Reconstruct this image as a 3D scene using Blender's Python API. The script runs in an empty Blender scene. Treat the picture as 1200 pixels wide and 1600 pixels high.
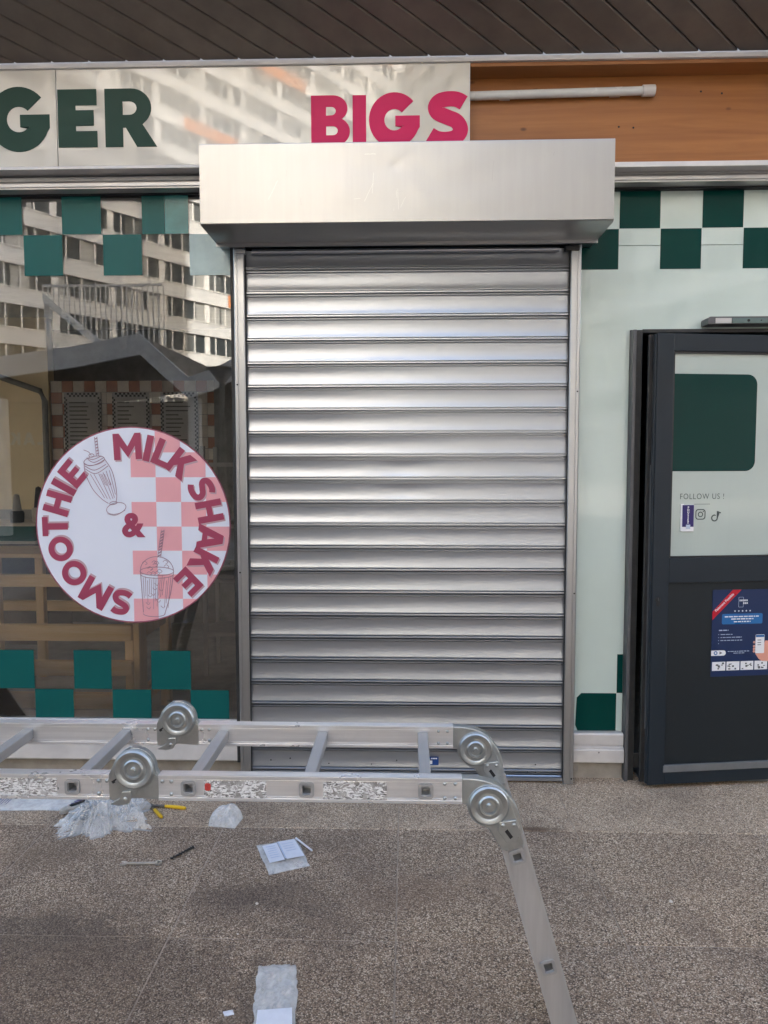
import bpy, bmesh, math, random
from mathutils import Vector, Matrix, noise as mnoise

R = math.radians
random.seed(7)
SC = bpy.context.scene
COL = SC.collection

# ------------------------------------------------------------------ camera
cam_d = bpy.data.cameras.new('camera')
cam = bpy.data.objects.new('camera', cam_d)
COL.objects.link(cam)
SC.camera = cam
cam_d.sensor_fit = 'VERTICAL'
cam_d.sensor_height = 36.0
cam_d.lens = 36.0 * 1179.6 / 1600.0
cam_d.clip_start = 0.05
cam_d.clip_end = 900
CAMP = Vector((0.0, -3.758, 1.643))
_p, _y, _r = R(3.893), R(-1.7153), R(-0.0777)
_F = Vector((math.sin(_y) * math.cos(_p), math.cos(_y) * math.cos(_p), -math.sin(_p)))
_r0 = Vector((math.cos(_y), -math.sin(_y), 0))
_u0 = _r0.cross(_F)
_A = _r0 * math.cos(_r) + _u0 * math.sin(_r)
_B = -_r0 * math.sin(_r) + _u0 * math.cos(_r)
m3 = Matrix((_A, _B, -_F)).transposed()
cam.matrix_world = Matrix.Translation(CAMP) @ m3.to_4x4()

# ------------------------------------------------------------------ light
SUN_AZ = Vector((0.5, 0.866, 0))       # horizontal direction towards the sun (behind the shop)
SUN_EL = R(27)
world = bpy.data.worlds.new('World')
SC.world = world
world.use_nodes = True
wn = world.node_tree
bg = wn.nodes['Background']
sky = wn.nodes.new('ShaderNodeTexSky')
sky.sky_type = 'NISHITA'
sky.sun_disc = False
sky.sun_elevation = SUN_EL
sky.sun_rotation = math.atan2(SUN_AZ.x, SUN_AZ.y)
sky.air_density = 1.0
sky.dust_density = 4.0
sky.ozone_density = 0.7
wn.links.new(sky.outputs[0], bg.inputs[0])
bg.inputs[1].default_value = 0.15
sun_d = bpy.data.lights.new('sun', 'SUN')
sun_d.energy = 3.0
sun_d.angle = R(0.53)
sun_d.color = (1.0, 0.95, 0.87)
sun = bpy.data.objects.new('sun', sun_d)
COL.objects.link(sun)
sdir = Vector((SUN_AZ.x * math.cos(SUN_EL), SUN_AZ.y * math.cos(SUN_EL), math.sin(SUN_EL)))
sun.rotation_euler = sdir.to_track_quat('Z', 'Y').to_euler()
SC.view_settings.view_transform = 'Standard'
SC.view_settings.look = 'None'
SC.view_settings.gamma = 1.0
SC.view_settings.use_curve_mapping = False
SC.view_settings.exposure = 2.8
SC.render.engine = 'CYCLES'
SC.cycles.use_denoising = True
SC.cycles.max_bounces = 7
SC.cycles.transparent_max_bounces = 10
SC.cycles.caustics_reflective = False
SC.cycles.caustics_refractive = False


# ------------------------------------------------------------------ materials
def new_mat(name):
    m = bpy.data.materials.new(name)
    m.use_nodes = True
    return m, m.node_tree, m.node_tree.nodes['Principled BSDF']


def nd(nt, typ, **kw):
    n = nt.nodes.new('ShaderNode' + typ)
    for k, v in kw.items():
        if k.startswith('i_'):
            key = k[2:].replace('_', ' ')
            n.inputs[key].default_value = v
        else:
            setattr(n, k, v)
    return n


def ramp(nt, src, stops, interp='LINEAR'):
    r = nt.nodes.new('ShaderNodeValToRGB')
    r.color_ramp.interpolation = interp
    el = r.color_ramp.elements
    while len(el) < len(stops):
        el.new(0.5)
    for e, (p, c) in zip(el, stops):
        e.position = p
        e.color = (c[0], c[1], c[2], 1) if isinstance(c, (tuple, list)) else (c, c, c, 1)
    nt.links.new(src, r.inputs[0])
    return r.outputs[0]


def mapping(nt, scale=(1, 1, 1), rot=(0, 0, 0), src='pos'):
    if src == 'pos':
        g = nt.nodes.new('ShaderNodeNewGeometry').outputs['Position']
    else:
        g = nt.nodes.new('ShaderNodeTexCoord').outputs['Object']
    mp = nt.nodes.new('ShaderNodeMapping')
    mp.inputs['Scale'].default_value = scale
    mp.inputs['Rotation'].default_value = rot
    nt.links.new(g, mp.inputs[0])
    return mp.outputs[0]


def noise(nt, vec, scale, detail=4, rough=0.6, dist=0.0):
    n = nd(nt, 'TexNoise')
    n.inputs['Scale'].default_value = scale
    n.inputs['Detail'].default_value = detail
    n.inputs['Roughness'].default_value = rough
    n.inputs['Distortion'].default_value = dist
    nt.links.new(vec, n.inputs['Vector'])
    return n.outputs['Fac']


def mixc(nt, fac, a, b, blend='MIX'):
    m = nt.nodes.new('ShaderNodeMix')
    m.data_type = 'RGBA'
    m.blend_type = blend
    for idx, v in ((0, fac), (6, a), (7, b)):
        if hasattr(v, 'is_output') or hasattr(v, 'links'):
            nt.links.new(v, m.inputs[idx])
        elif idx == 0:
            m.inputs[0].default_value = v
        else:
            m.inputs[idx].default_value = (v[0], v[1], v[2], 1)
    return m.outputs[2]


def bump(nt, h, strength, dist, bsdf, normal_in=None):
    b = nt.nodes.new('ShaderNodeBump')
    b.inputs['Strength'].default_value = strength
    b.inputs['Distance'].default_value = dist
    nt.links.new(h, b.inputs['Height'])
    if normal_in is not None:
        nt.links.new(normal_in, b.inputs['Normal'])
    if bsdf is not None:
        nt.links.new(b.outputs[0], bsdf.inputs['Normal'])
    return b.outputs[0]


def plain(name, col, rough=0.5, metal=0.0, var=0.12, vscale=9.0, bumps=0.0, coat=0.0, spec=0.5):
    m, nt, b = new_mat(name)
    v = mapping(nt)
    f = noise(nt, v, vscale, 5)
    lo = tuple(max(0, c * (1 - var)) for c in col)
    hi = tuple(min(1, c * (1 + var)) for c in col)
    c = ramp(nt, f, [(0.3, lo), (0.7, hi)])
    nt.links.new(c, b.inputs['Base Color'])
    f2 = noise(nt, v, vscale * 1.3, 2)
    rr = ramp(nt, f2, [(0.3, max(0.02, rough - 0.035)), (0.7, min(1, rough + 0.035))])
    nt.links.new(rr, b.inputs['Roughness'])
    b.inputs['Metallic'].default_value = metal
    b.inputs['Coat Weight'].default_value = coat
    b.inputs['Specular IOR Level'].default_value = spec
    if bumps:
        bump(nt, noise(nt, v, vscale * 14, 3), bumps, 0.002, b)
    return m


def metal(name, col, rough, stretch=(1.5, 60, 60), wav=0.0, var=0.06, bmp=0.08, met=1.0, rvar=0.09, dirt_amt=0.35):
    m, nt, b = new_mat(name)
    v = mapping(nt, stretch)
    f = noise(nt, v, 3.0, 5, 0.65)
    c = ramp(nt, f, [(0.25, tuple(x * (1 - var) for x in col)), (0.75, tuple(min(1, x * (1 + var)) for x in col))])
    vp = mapping(nt)
    dirt = noise(nt, vp, 5.0, 6, 0.7)
    if dirt_amt:
        c = mixc(nt, ramp(nt, dirt, [(0.55, 0.0), (0.85, dirt_amt)]), c, tuple(x * 0.55 for x in col))
    nt.links.new(c, b.inputs['Base Color'])
    b.inputs['Metallic'].default_value = met
    smudge = noise(nt, vp, 7.0, 4, 0.6)
    b.inputs['Roughness'].default_value = rough
    if rvar:
        r = ramp(nt, smudge, [(0.3, max(0.05, rough - rvar)), (0.7, rough + rvar)])
        nt.links.new(r, b.inputs['Roughness'])
    nrm = None
    if bmp:
        nrm = bump(nt, f, bmp, 0.0006, None)
    if wav:
        w = noise(nt, mapping(nt, (2.2, 2.2, 3.0)), 2.0, 2)
        nrm = bump(nt, w, wav, 0.02, None, nrm)
    if nrm is not None:
        nt.links.new(nrm, b.inputs['Normal'])
    return m


def glass_mat(name, ior=1.75, tint=(0.975, 0.985, 0.98), wav=0.0):
    m, nt, b = new_mat(name)
    nt.nodes.remove(b)
    out = nt.nodes['Material Output']
    tr = nd(nt, 'BsdfTransparent')
    tr.inputs[0].default_value = (*tint, 1)
    gl = nd(nt, 'BsdfGlossy')
    gl.inputs['Roughness'].default_value = 0.006
    fr = nd(nt, 'Fresnel')
    fr.inputs['IOR'].default_value = ior
    mx = nd(nt, 'MixShader')
    nt.links.new(fr.outputs[0], mx.inputs[0])
    nt.links.new(tr.outputs[0], mx.inputs[1])
    nt.links.new(gl.outputs[0], mx.inputs[2])
    nt.links.new(mx.outputs[0], out.inputs[0])
    if wav:
        w = noise(nt, mapping(nt), 1.6, 1)
        bb = nt.nodes.new('ShaderNodeBump')
        bb.inputs['Strength'].default_value = wav
        bb.inputs['Distance'].default_value = 0.01
        nt.links.new(w, bb.inputs['Height'])
        nt.links.new(bb.outputs[0], gl.inputs['Normal'])
    return m


def glossy_panel(name, col, rough=0.05, wav=0.0, coat=0.0, var=0.03, ior=1.6):
    m, nt, b = new_mat(name)
    v = mapping(nt)
    c = ramp(nt, noise(nt, v, 2.5, 5), [(0.3, tuple(x * (1 - var) for x in col)), (0.7, tuple(min(1, x * (1 + var)) for x in col))])
    streak = noise(nt, mapping(nt, (30, 30, 1.2)), 1.0, 4, 0.7)
    c = mixc(nt, ramp(nt, streak, [(0.6, 0.0), (0.85, 0.18)]), c, tuple(x * 0.75 for x in col))
    nt.links.new(c, b.inputs['Base Color'])
    r = ramp(nt, noise(nt, v, 14, 5), [(0.35, rough), (0.75, rough + 0.06)])
    nt.links.new(r, b.inputs['Roughness'])
    b.inputs['IOR'].default_value = ior
    b.inputs['Coat Weight'].default_value = coat
    b.inputs['Coat Roughness'].default_value = 0.02
    if wav:
        n = bump(nt, noise(nt, mapping(nt, (1.0, 1.0, 1.6)), 1.9, 1), wav, 0.012, None)
        nt.links.new(n, b.inputs['Normal'])
        nt.links.new(n, b.inputs['Coat Normal'])
    return m


def wood_mat(name, c1, c2, axis='x', scale=1.0, rough=0.55):
    m, nt, b = new_mat(name)
    st = {'x': (1.2, 22, 22), 'z': (22, 22, 1.2), 'y': (22, 1.2, 22)}[axis]
    v = mapping(nt, tuple(s * scale for s in st))
    f = noise(nt, v, 1.6, 7, 0.65, 0.6)
    c = ramp(nt, f, [(0.28, c1), (0.5, tuple((a + d) / 2 for a, d in zip(c1, c2))), (0.72, c2)])
    kn = nd(nt, 'TexVoronoi')
    kn.inputs['Scale'].default_value = 5.0
    nt.links.new(mapping(nt, (0.7, 1, 1.2)), kn.inputs['Vector'])
    c = mixc(nt, ramp(nt, kn.outputs['Distance'], [(0.035, 0.8), (0.075, 0.0)]), c, tuple(x * 0.3 for x in c1))
    nt.links.new(c, b.inputs['Base Color'])
    b.inputs['Roughness'].default_value = rough
    bump(nt, f, 0.2, 0.001, b)
    return m


STAINS = [(-1.15, -1.52, 1.75, .75, .45, (0.075, 0.055, 0.043)), (-.70, -1.05, .20, .22, .40, (0.09, 0.065, 0.05)), (.56, -.475, .16, .035, .75, (0.10, 0.055, 0.03)), (-.52, -1.02, .30, .16, .45, (0.09, 0.065, 0.05)), (.05, -1.0, .32, .14, .35, (0.16, 0.10, 0.065)),
          (-1.25, -1.25, .5, .25, .35, (0.10, 0.075, 0.055)), (-1.55, -.75, .3, .14, .4, (0.16, 0.11, 0.07)), (-.45, -.62, .3, .1, .35, (0.15, 0.11, 0.08))]


def ramp_n(nt, src, amt, hi=1.5):
    mr = nd(nt, 'MapRange')
    mr.inputs['From Min'].default_value = 0.85
    mr.inputs['From Max'].default_value = hi
    mr.inputs['To Min'].default_value = amt
    mr.inputs['To Max'].default_value = 0.0
    nt.links.new(src, mr.inputs['Value'])
    return mr.outputs[0]


def aggregate(name, dark, mid, light, tint_var=0.2, scale=150):
    m, nt, b = new_mat(name)
    v = mapping(nt)
    vo = nd(nt, 'TexVoronoi')
    vo.inputs['Scale'].default_value = scale
    nt.links.new(v, vo.inputs['Vector'])
    sep = nd(nt, 'SeparateColor')
    nt.links.new(vo.outputs['Color'], sep.inputs[0])
    c = ramp(nt, sep.outputs[0], [(0.0, dark), (0.30, tuple(x * 0.75 for x in mid)), (0.6, mid), (0.82, tuple((x + y) / 2 for x, y in zip(mid, light))), (0.95, light)])
    d = ramp(nt, vo.outputs['Distance'], [(0.35, 1.0), (0.75, 0.45)])
    c = mixc(nt, 1.0, c, d, 'MULTIPLY')
    # wear and stains with shapes of their own
    st = noise(nt, v, 1.7, 7, 0.68, 0.4)
    c = mixc(nt, ramp(nt, st, [(0.36, 0.42), (0.54, 0.0)]), c, (0.115, 0.082, 0.062))
    st2 = noise(nt, mapping(nt, (1, 1, 1), (0, 0, 1.1)), 3.1, 6, 0.7)
    c = mixc(nt, ramp(nt, st2, [(0.56, 0.0), (0.75, 0.35)]), c, tuple(min(1, x * 1.25) for x in mid))
    st3 = noise(nt, mapping(nt, (1, 1.6, 1), (0, 0, 0.6)), 5.0, 4, 0.6)
    c = mixc(nt, ramp(nt, st3, [(0.62, 0.0), (0.72, 0.25)]), c, (0.14, 0.09, 0.06))
    for (sx, sy, rx, ry, amt, sc) in STAINS:
        g = nt.nodes.new('ShaderNodeNewGeometry').outputs['Position']
        mp = nt.nodes.new('ShaderNodeMapping')
        mp.inputs['Location'].default_value = (-sx / rx, -sy / ry, 0)
        mp.inputs['Scale'].default_value = (1 / rx, 1 / ry, 0)
        nt.links.new(g, mp.inputs[0])
        ln = nd(nt, 'VectorMath', operation='LENGTH')
        nt.links.new(mp.outputs[0], ln.inputs[0])
        ad = nd(nt, 'Math', operation='ADD')
        nt.links.new(ln.outputs['Value'], ad.inputs[0])
        nt.links.new(noise(nt, v, 7, 5, 0.7), ad.inputs[1])
        c = mixc(nt, ramp_n(nt, ad.outputs[0], amt, 0.98 if rx > .6 else 1.5), c, sc)
    oi = nd(nt, 'ObjectInfo')
    rnd = ramp(nt, oi.outputs['Random'], [(0.0, (1 - tint_var, 1 - tint_var, 1 - tint_var * 0.8)), (1.0, (1 + tint_var * 0.6, 1 + tint_var * 0.5, 1 + tint_var * 0.45))])
    c = mixc(nt, 1.0, c, rnd, 'MULTIPLY')
    nt.links.new(c, b.inputs['Base Color'])
    b.inputs['Roughness'].default_value = 0.78
    b.inputs['Specular IOR Level'].default_value = 0.3
    bump(nt, vo.outputs['Distance'], 0.55, 0.004, b).node.invert = True
    return m


def plastic_film(name, opac=0.35, rough=0.15, col=(0.92, 0.91, 0.88)):
    m, nt, b = new_mat(name)
    out = nt.nodes['Material Output']
    b.inputs['Base Color'].default_value = (*col, 1)
    b.inputs['Roughness'].default_value = rough
    b.inputs['IOR'].default_value = 1.55
    tr = nd(nt, 'BsdfTransparent')
    mx = nd(nt, 'MixShader')
    f = noise(nt, mapping(nt), 22, 4, 0.7)
    lw = nd(nt, 'LayerWeight')
    lw.inputs['Blend'].default_value = 0.35
    op = ramp(nt, f, [(0.3, opac * 0.6), (0.7, min(1, opac * 1.5))])
    ad = nd(nt, 'Math', operation='ADD', use_clamp=True)
    nt.links.new(op, ad.inputs[0])
    ml = nd(nt, 'Math', operation='MULTIPLY')
    nt.links.new(lw.outputs['Facing'], ml.inputs[0])
    ml.inputs[1].default_value = 0.45
    nt.links.new(ml.outputs[0], ad.inputs[1])
    nt.links.new(ad.outputs[0], mx.inputs[0])
    nt.links.new(tr.outputs[0], mx.inputs[1])
    nt.links.new(b.outputs[0], mx.inputs[2])
    nt.links.new(mx.outputs[0], out.inputs[0])
    return m


def worn_label(name):
    m, nt, b = new_mat(name)
    v = mapping(nt)
    n1 = noise(nt, v, 42, 4, 0.7, 1.5)
    flake = ramp(nt, n1, [(0.44, 0.0), (0.50, 1.0)], 'LINEAR')
    n2 = noise(nt, mapping(nt, (1, 1, 3)), 85, 3, 0.7)
    ink = ramp(nt, n2, [(0.42, (0.10, 0.09, 0.08)), (0.48, (0.80, 0.79, 0.77))])
    n3 = noise(nt, v, 35, 3)
    base = ramp(nt, n3, [(0.35, (0.22, 0.20, 0.18)), (0.65, (0.48, 0.46, 0.44))])
    c = mixc(nt, flake, base, ink)
    nt.links.new(c, b.inputs['Base Color'])
    b.inputs['Roughness'].default_value = 0.6
    bump(nt, flake, 0.5, 0.001, b)
    return m


M = {}
M['slat'] = metal('shutter aluminium', (0.385, 0.405, 0.435), 0.28, (0.35, 14, 14), wav=0.0, bmp=0.0, var=0.03, met=0.82, rvar=0, dirt_amt=0)
M['hood'] = metal('hood sheet metal', (0.365, 0.362, 0.355), 0.30, (12, 12, 0.6), wav=0.0, var=0.03, bmp=0.0, met=0.9, rvar=0, dirt_amt=0)
M['guide'] = metal('guide aluminium', (0.46, 0.47, 0.48), 0.33, (12, 12, 0.6), bmp=0.0, var=0.04, rvar=0.04)
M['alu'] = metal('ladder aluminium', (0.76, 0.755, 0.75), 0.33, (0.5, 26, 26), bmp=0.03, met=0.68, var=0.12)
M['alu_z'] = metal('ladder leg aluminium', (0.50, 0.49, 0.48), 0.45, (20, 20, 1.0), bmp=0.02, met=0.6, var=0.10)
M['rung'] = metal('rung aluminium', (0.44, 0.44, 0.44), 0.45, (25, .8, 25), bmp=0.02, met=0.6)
M['steel'] = metal('galvanised hinge steel', (0.46, 0.485, 0.485), 0.40, (9, 9, 9), var=0.14, bmp=0.02)
M['mould'] = plain('anodised moulding', (0.52, 0.51, 0.50), 0.40, 0.55, 0.10, 4)
M['trim'] = plain('off white trim', (0.66, 0.64, 0.63), 0.45, 0.0, 0.10, 6)
M['sill'] = plain('painted sill', (0.60, 0.57, 0.54), 0.5, 0.15, 0.12, 7)
M['concrete'] = plain('concrete base', (0.32, 0.29, 0.25), 0.85, 0, 0.25, 8, 0.5)
M['black'] = plain('black', (0.012, 0.012, 0.013), 0.6, 0, 0.2)
M['rubber'] = plain('black gasket', (0.02, 0.02, 0.02), 0.55, 0, 0.3, 20)
M['sign'] = glossy_panel('cream acrylic sign', (0.60, 0.575, 0.51), 0.012, wav=0.02, ior=1.66)
M['green_letter'] = glossy_panel('dark green vinyl', (0.006, 0.040, 0.028), 0.40, var=0.1, ior=1.3)
M['pink_letter'] = glossy_panel('raspberry vinyl', (0.62, 0.010, 0.105), 0.4, var=0.05, ior=1.3)
M['panel'] = glossy_panel('pale mint glazing panel', (0.58, 0.68, 0.625), 0.03, wav=0.06, ior=1.8)
M['sq_r'] = glossy_panel('dark green square', (0.001, 0.046, 0.038), 0.12, wav=0.10, var=0.08, ior=1.25)
M['teal'] = glossy_panel('teal vinyl square', (0.002, 0.095, 0.088), 0.35, var=0.06, ior=1.35)
M['pale_teal'] = plain('faded pale vinyl', (0.34, 0.46, 0.46), 0.2, 0, 0.1)  # palest tone, for one square beside the shutter
M['mid_teal'] = plain('mid teal vinyl', (0.05, 0.22, 0.21), 0.2, 0, 0.2)  # in-between tone, for the right part of one split square
M['ply'] = wood_mat('varnished plywood', (0.25, 0.085, 0.016), (0.42, 0.165, 0.040), 'x', 0.5, 0.42)
M['ply_top'] = wood_mat('plywood top', (0.26, 0.10, 0.03), (0.36, 0.15, 0.045), 'x', 0.5, 0.5)
M['soffit'] = plain('brown soffit board', (0.145, 0.118, 0.098), 0.45, 0.0, 0.2, 5, 0.1)
M['soffit_gap'] = plain('soffit groove', (0.02, 0.016, 0.013), 0.7, 0, 0.2)
M['closer_cover'] = plain('closer cover', (0.12, 0.17, 0.16), 0.35, 0.2, 0.1)
M['tube'] = plain('white tube', (0.70, 0.72, 0.72), 0.25, 0, 0.04)
M['anthracite'] = plain('anthracite door paint', (0.0135, 0.0205, 0.028), 0.34, 0, 0.10, 3, 0, 0, 0.35)
M['anthracite2'] = plain('anthracite door panel', (0.011, 0.0155, 0.019), 0.40, 0, 0.10, 3, 0, 0, 0.35)
M['jamb'] = plain('grey jamb', (0.10, 0.10, 0.105), 0.4, 0.2, 0.15)
M['kick'] = plain('grey kick strip', (0.16, 0.165, 0.17), 0.45, 0.3, 0.15)
M['film'] = glossy_panel('frosted door film', (0.44, 0.50, 0.455), 0.05, wav=0.10)
M['film_green'] = glossy_panel('dark green door vinyl', (0.002, 0.036, 0.030), 0.10, ior=1.3)
M['ink'] = plain('dark ink', (0.035, 0.05, 0.045), 0.5)
M['white'] = plain('white print', (0.78, 0.78, 0.80), 0.4, 0, 0.03)
M['disc'] = plain('round sticker white', (0.74, 0.77, 0.86), 0.32, 0, 0.02, 3)
M['disc_pink'] = plain('sticker pink', (0.78, 0.38, 0.41), 0.32, 0, 0.03, 3)
M['disc_rim'] = plain('sticker rim', (0.30, 0.075, 0.115), 0.35, 0, 0.05)
M['disc_letter'] = plain('sticker rose letters', (0.36, 0.055, 0.11), 0.35, 0, 0.04)
M['disc_shadow'] = plain('sticker letter shade', (0.52, 0.36, 0.40), 0.35, 0, 0.04)
M['disc_line'] = plain('sticker drawing line', (0.36, 0.22, 0.28), 0.4, 0, 0.2, 60)
M['navy'] = plain('poster navy', (0.004, 0.020, 0.080), 0.35, 0, 0.05, 3)
M['red'] = plain('poster red', (0.50, 0.005, 0.020), 0.3, 0, 0.08)
M['pblue'] = plain('poster blue', (0.012, 0.13, 0.36), 0.3, 0, 0.08)
M['skin'] = plain('printed skin', (0.72, 0.33, 0.24), 0.35, 0, 0.05)
M['bluetext'] = plain('poster pale text', (0.45, 0.52, 0.65), 0.4)
M['purple'] = plain('label purple', (0.022, 0.012, 0.12), 0.35)
M['pave'] = aggregate('exposed aggregate slab', (0.095, 0.064, 0.043), (0.435, 0.308, 0.203), (0.82, 0.67, 0.50), 0.12, 235)
M['pave2'] = aggregate('pale aggregate strip', (0.22, 0.15, 0.105), (0.61, 0.445, 0.300), (0.90, 0.75, 0.56), 0.06, 240)
M['joint'] = plain('sandy joint', (0.36, 0.285, 0.22), 0.9, 0, 0.35, 20)
M['asphalt'] = plain('plaza paving', (0.30, 0.28, 0.26), 0.85, 0, 0.2, 2)
M['film_clear'] = plastic_film('clear plastic film', 0.22, 0.05)
M['film_milky'] = plastic_film('milky plastic film', 0.28, 0.10)
M['paper'] = plain('white paper', (0.70, 0.71, 0.76), 0.6, 0, 0.05, 30)
M['yellow'] = plain('yellow grip', (0.72, 0.44, 0.012), 0.35, 0, 0.08)
M['tool'] = plain('dark tool steel', (0.13, 0.125, 0.12), 0.35, 0.8, 0.3, 30)
M['tool_l'] = plain('worn chrome', (0.60, 0.57, 0.52), 0.35, 0.7, 0.2, 30)
M['label'] = worn_label('worn ladder label')
M['logo_red'] = plain('faded red print', (0.50, 0.05, 0.04), 0.5, 0, 0.4, 90)
M['blue'] = plain('blue sticker', (0.010, 0.055, 0.22), 0.35)
M['pine'] = wood_mat('pine plank', (0.80, 0.50, 0.23), (0.92, 0.68, 0.40), 'x', 1.0, 0.5)
M['pine_z'] = wood_mat('pine post', (0.78, 0.48, 0.22), (0.90, 0.66, 0.38), 'z', 1.0, 0.5)
M['cream'] = plain('cream interior wall', (0.92, 0.76, 0.50), 0.7, 0, 0.05, 3)
M['cream_l'] = plain('pale mirrored letters', (0.90, 0.82, 0.66), 0.6, 0, 0.04)
M['tile_a'] = plain('cream tile', (0.62, 0.55, 0.47), 0.35, 0, 0.15, 8)
M['tile_b'] = plain('rust tile', (0.36, 0.15, 0.09), 0.35, 0, 0.2, 8)
M['dark_wall'] = plain('dark interior wall', (0.24, 0.235, 0.225), 0.7, 0, 0.2)
M['int_floor'] = plain('interior floor', (0.42, 0.41, 0.39), 0.5, 0, 0.2)
M['int_ceil'] = plain('interior ceiling', (0.75, 0.75, 0.74), 0.8, 0, 0.1)
M['board'] = plain('menu board', (0.40, 0.38, 0.36), 0.5, 0, 0.08)
M['counter_dark'] = plain('counter dark front', (0.08, 0.075, 0.065), 0.4, 0, 0.2)
M['bld'] = plain('facade panel', (0.66, 0.66, 0.65), 0.8, 0, 0.12, 0.4)
M['bld_w'] = plain('white frame', (0.78, 0.77, 0.74), 0.6, 0, 0.06, 1)
M['bld_o'] = plain('orange facade panel', (0.66, 0.24, 0.085), 0.7, 0, 0.1, 0.6)
M['bld_s'] = plain('shop tower wall', (0.62, 0.61, 0.60), 0.8, 0, 0.1, 0.4)
M['pav_band'] = plain('pavilion roof band', (0.88, 0.88, 0.86), 0.6, 0, 0.12, 1.5)
M['pav_under'] = plain('pavilion soffit', (0.11, 0.085, 0.06), 0.6, 0, 0.15)


def bwin():
    m, nt, b = new_mat('facade window glass')
    v = mapping(nt, (0.9, 0.9, 0.36))
    f = nd(nt, 'TexWhiteNoise')
    sn = nd(nt, 'VectorMath', operation='FLOOR')
    nt.links.new(v, sn.inputs[0])
    nt.links.new(sn.outputs[0], f.inputs['Vector'])
    c = ramp(nt, f.outputs['Value'], [(0.0, (0.05, 0.06, 0.065)), (0.55, (0.12, 0.13, 0.13)), (0.75, (0.40, 0.40, 0.38)), (1.0, (0.65, 0.64, 0.60))], 'CONSTANT')
    nt.links.new(c, b.inputs['Base Color'])
    b.inputs['Roughness'].default_value = 0.12
    return m


M['bld_g'] = bwin()
M['glass'] = glass_mat('shop window glass', 1.88, wav=0.02)


# ------------------------------------------------------------------ mesh helpers
class MB:
    def __init__(s):
        s.v, s.f = [], []

    def add(s, vs, fs):
        o = len(s.v)
        s.v += [tuple(p) for p in vs]
        s.f += [tuple(i + o for i in f) for f in fs]
        return s

    def box(s, x0, x1, y0, y1, z0, z1):
        vs = [(x, y, z) for z in (z0, z1) for y in (y0, y1) for x in (x0, x1)]
        return s.add(vs, [(0, 2, 3, 1), (4, 5, 7, 6), (0, 1, 5, 4), (2, 6, 7, 3), (0, 4, 6, 2), (1, 3, 7, 5)])

    def prism(s, poly, a, b, axis='y'):
        """poly of 2-D points, extruded along axis from a to b; axis y: (x,z), axis x: (y,z), axis z: (x,y)"""
        n = len(poly)
        mk = {'y': lambda p, t: (p[0], t, p[1]), 'x': lambda p, t: (t, p[0], p[1]), 'z': lambda p, t: (p[0], p[1], t)}[axis]
        vs = [mk(p, a) for p in poly] + [mk(p, b) for p in poly]
        fs = [tuple(range(n)), tuple(range(2 * n - 1, n - 1, -1))]
        fs += [(i, i + n, (i + 1) % n + n, (i + 1) % n) for i in range(n)]
        return s.add(vs, fs)

    def open_profile(s, prof, a, b, n=1, axis='x'):
        """open polyline profile (y,z) swept along x from a to b in n steps"""
        k = len(prof)
        vs = []
        for i in range(n + 1):
            t = a + (b - a) * i / n
            for p in prof:
                vs.append((t, p[0], p[1]) if axis == 'x' else (p[0], p[1], t))
        fs = []
        for i in range(n):
            for j in range(k - 1):
                fs.append((i * k + j, i * k + j + 1, (i + 1) * k + j + 1, (i + 1) * k + j))
        return s.add(vs, fs)

    def tube(s, pts, r, seg=8, caps=True):
        pts = [Vector(p) for p in pts]
        rs = r if isinstance(r, (list, tuple)) else [r] * len(pts)
        vs = []
        for i, p in enumerate(pts):
            t = (pts[min(i + 1, len(pts) - 1)] - pts[max(i - 1, 0)]).normalized()
            up = Vector((0, 0, 1)) if abs(t.z) < 0.9 else Vector((0, 1, 0))
            a = t.cross(up).normalized()
            b = a.cross(t)
            for k in range(seg):
                an = 2 * math.pi * k / seg
                vs.append(p + (a * math.cos(an) + b * math.sin(an)) * rs[i])
        fs = []
        for i in range(len(pts) - 1):
            for k in range(seg):
                fs.append((i * seg + k, i * seg + (k + 1) % seg, (i + 1) * seg + (k + 1) % seg, (i + 1) * seg + k))
        if caps:
            fs.append(tuple(range(seg - 1, -1, -1)))
            fs.append(tuple(range((len(pts) - 1) * seg, len(pts) * seg)))
        return s.add(vs, fs)

    def lathe_y(s, prof, c=(0, 0, 0), seg=40):
        """prof list of (radius, y); revolved about the y axis through c"""
        vs, fs = [], []
        k = len(prof)
        for i in range(seg):
            a = 2 * math.pi * i / seg
            for r, y in prof:
                vs.append((c[0] + r * math.cos(a), c[1] + y, c[2] + r * math.sin(a)))
        for i in range(seg):
            j = (i + 1) % seg
            for q in range(k - 1):
                fs.append((i * k + q, i * k + q + 1, j * k + q + 1, j * k + q))
        return s.add(vs, fs)

    def lathe_z(s, prof, c=(0, 0, 0), seg=24):
        vs, fs = [], []
        k = len(prof)
        for i in range(seg):
            a = 2 * math.pi * i / seg
            for r, z in prof:
                vs.append((c[0] + r * math.cos(a), c[1] + r * math.sin(a), c[2] + z))
        for i in range(seg):
            j = (i + 1) % seg
            for q in range(k - 1):
                fs.append((i * k + q, j * k + q, j * k + q + 1, i * k + q + 1))
        return s.add(vs, fs)

    def build(s, name, mat, parent=None, smooth=False, bevel=0.0, fix=True, seg=2):
        me = bpy.data.meshes.new(name)
        me.from_pydata(s.v, [], s.f)
        if fix:
            bm = bmesh.new()
            bm.from_mesh(me)
            bmesh.ops.remove_doubles(bm, verts=bm.verts, dist=1e-6)
            bmesh.ops.recalc_face_normals(bm, faces=bm.faces)
            bm.to_mesh(me)
            bm.free()
        return link(name, me, mat, parent, smooth, bevel, seg)


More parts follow.
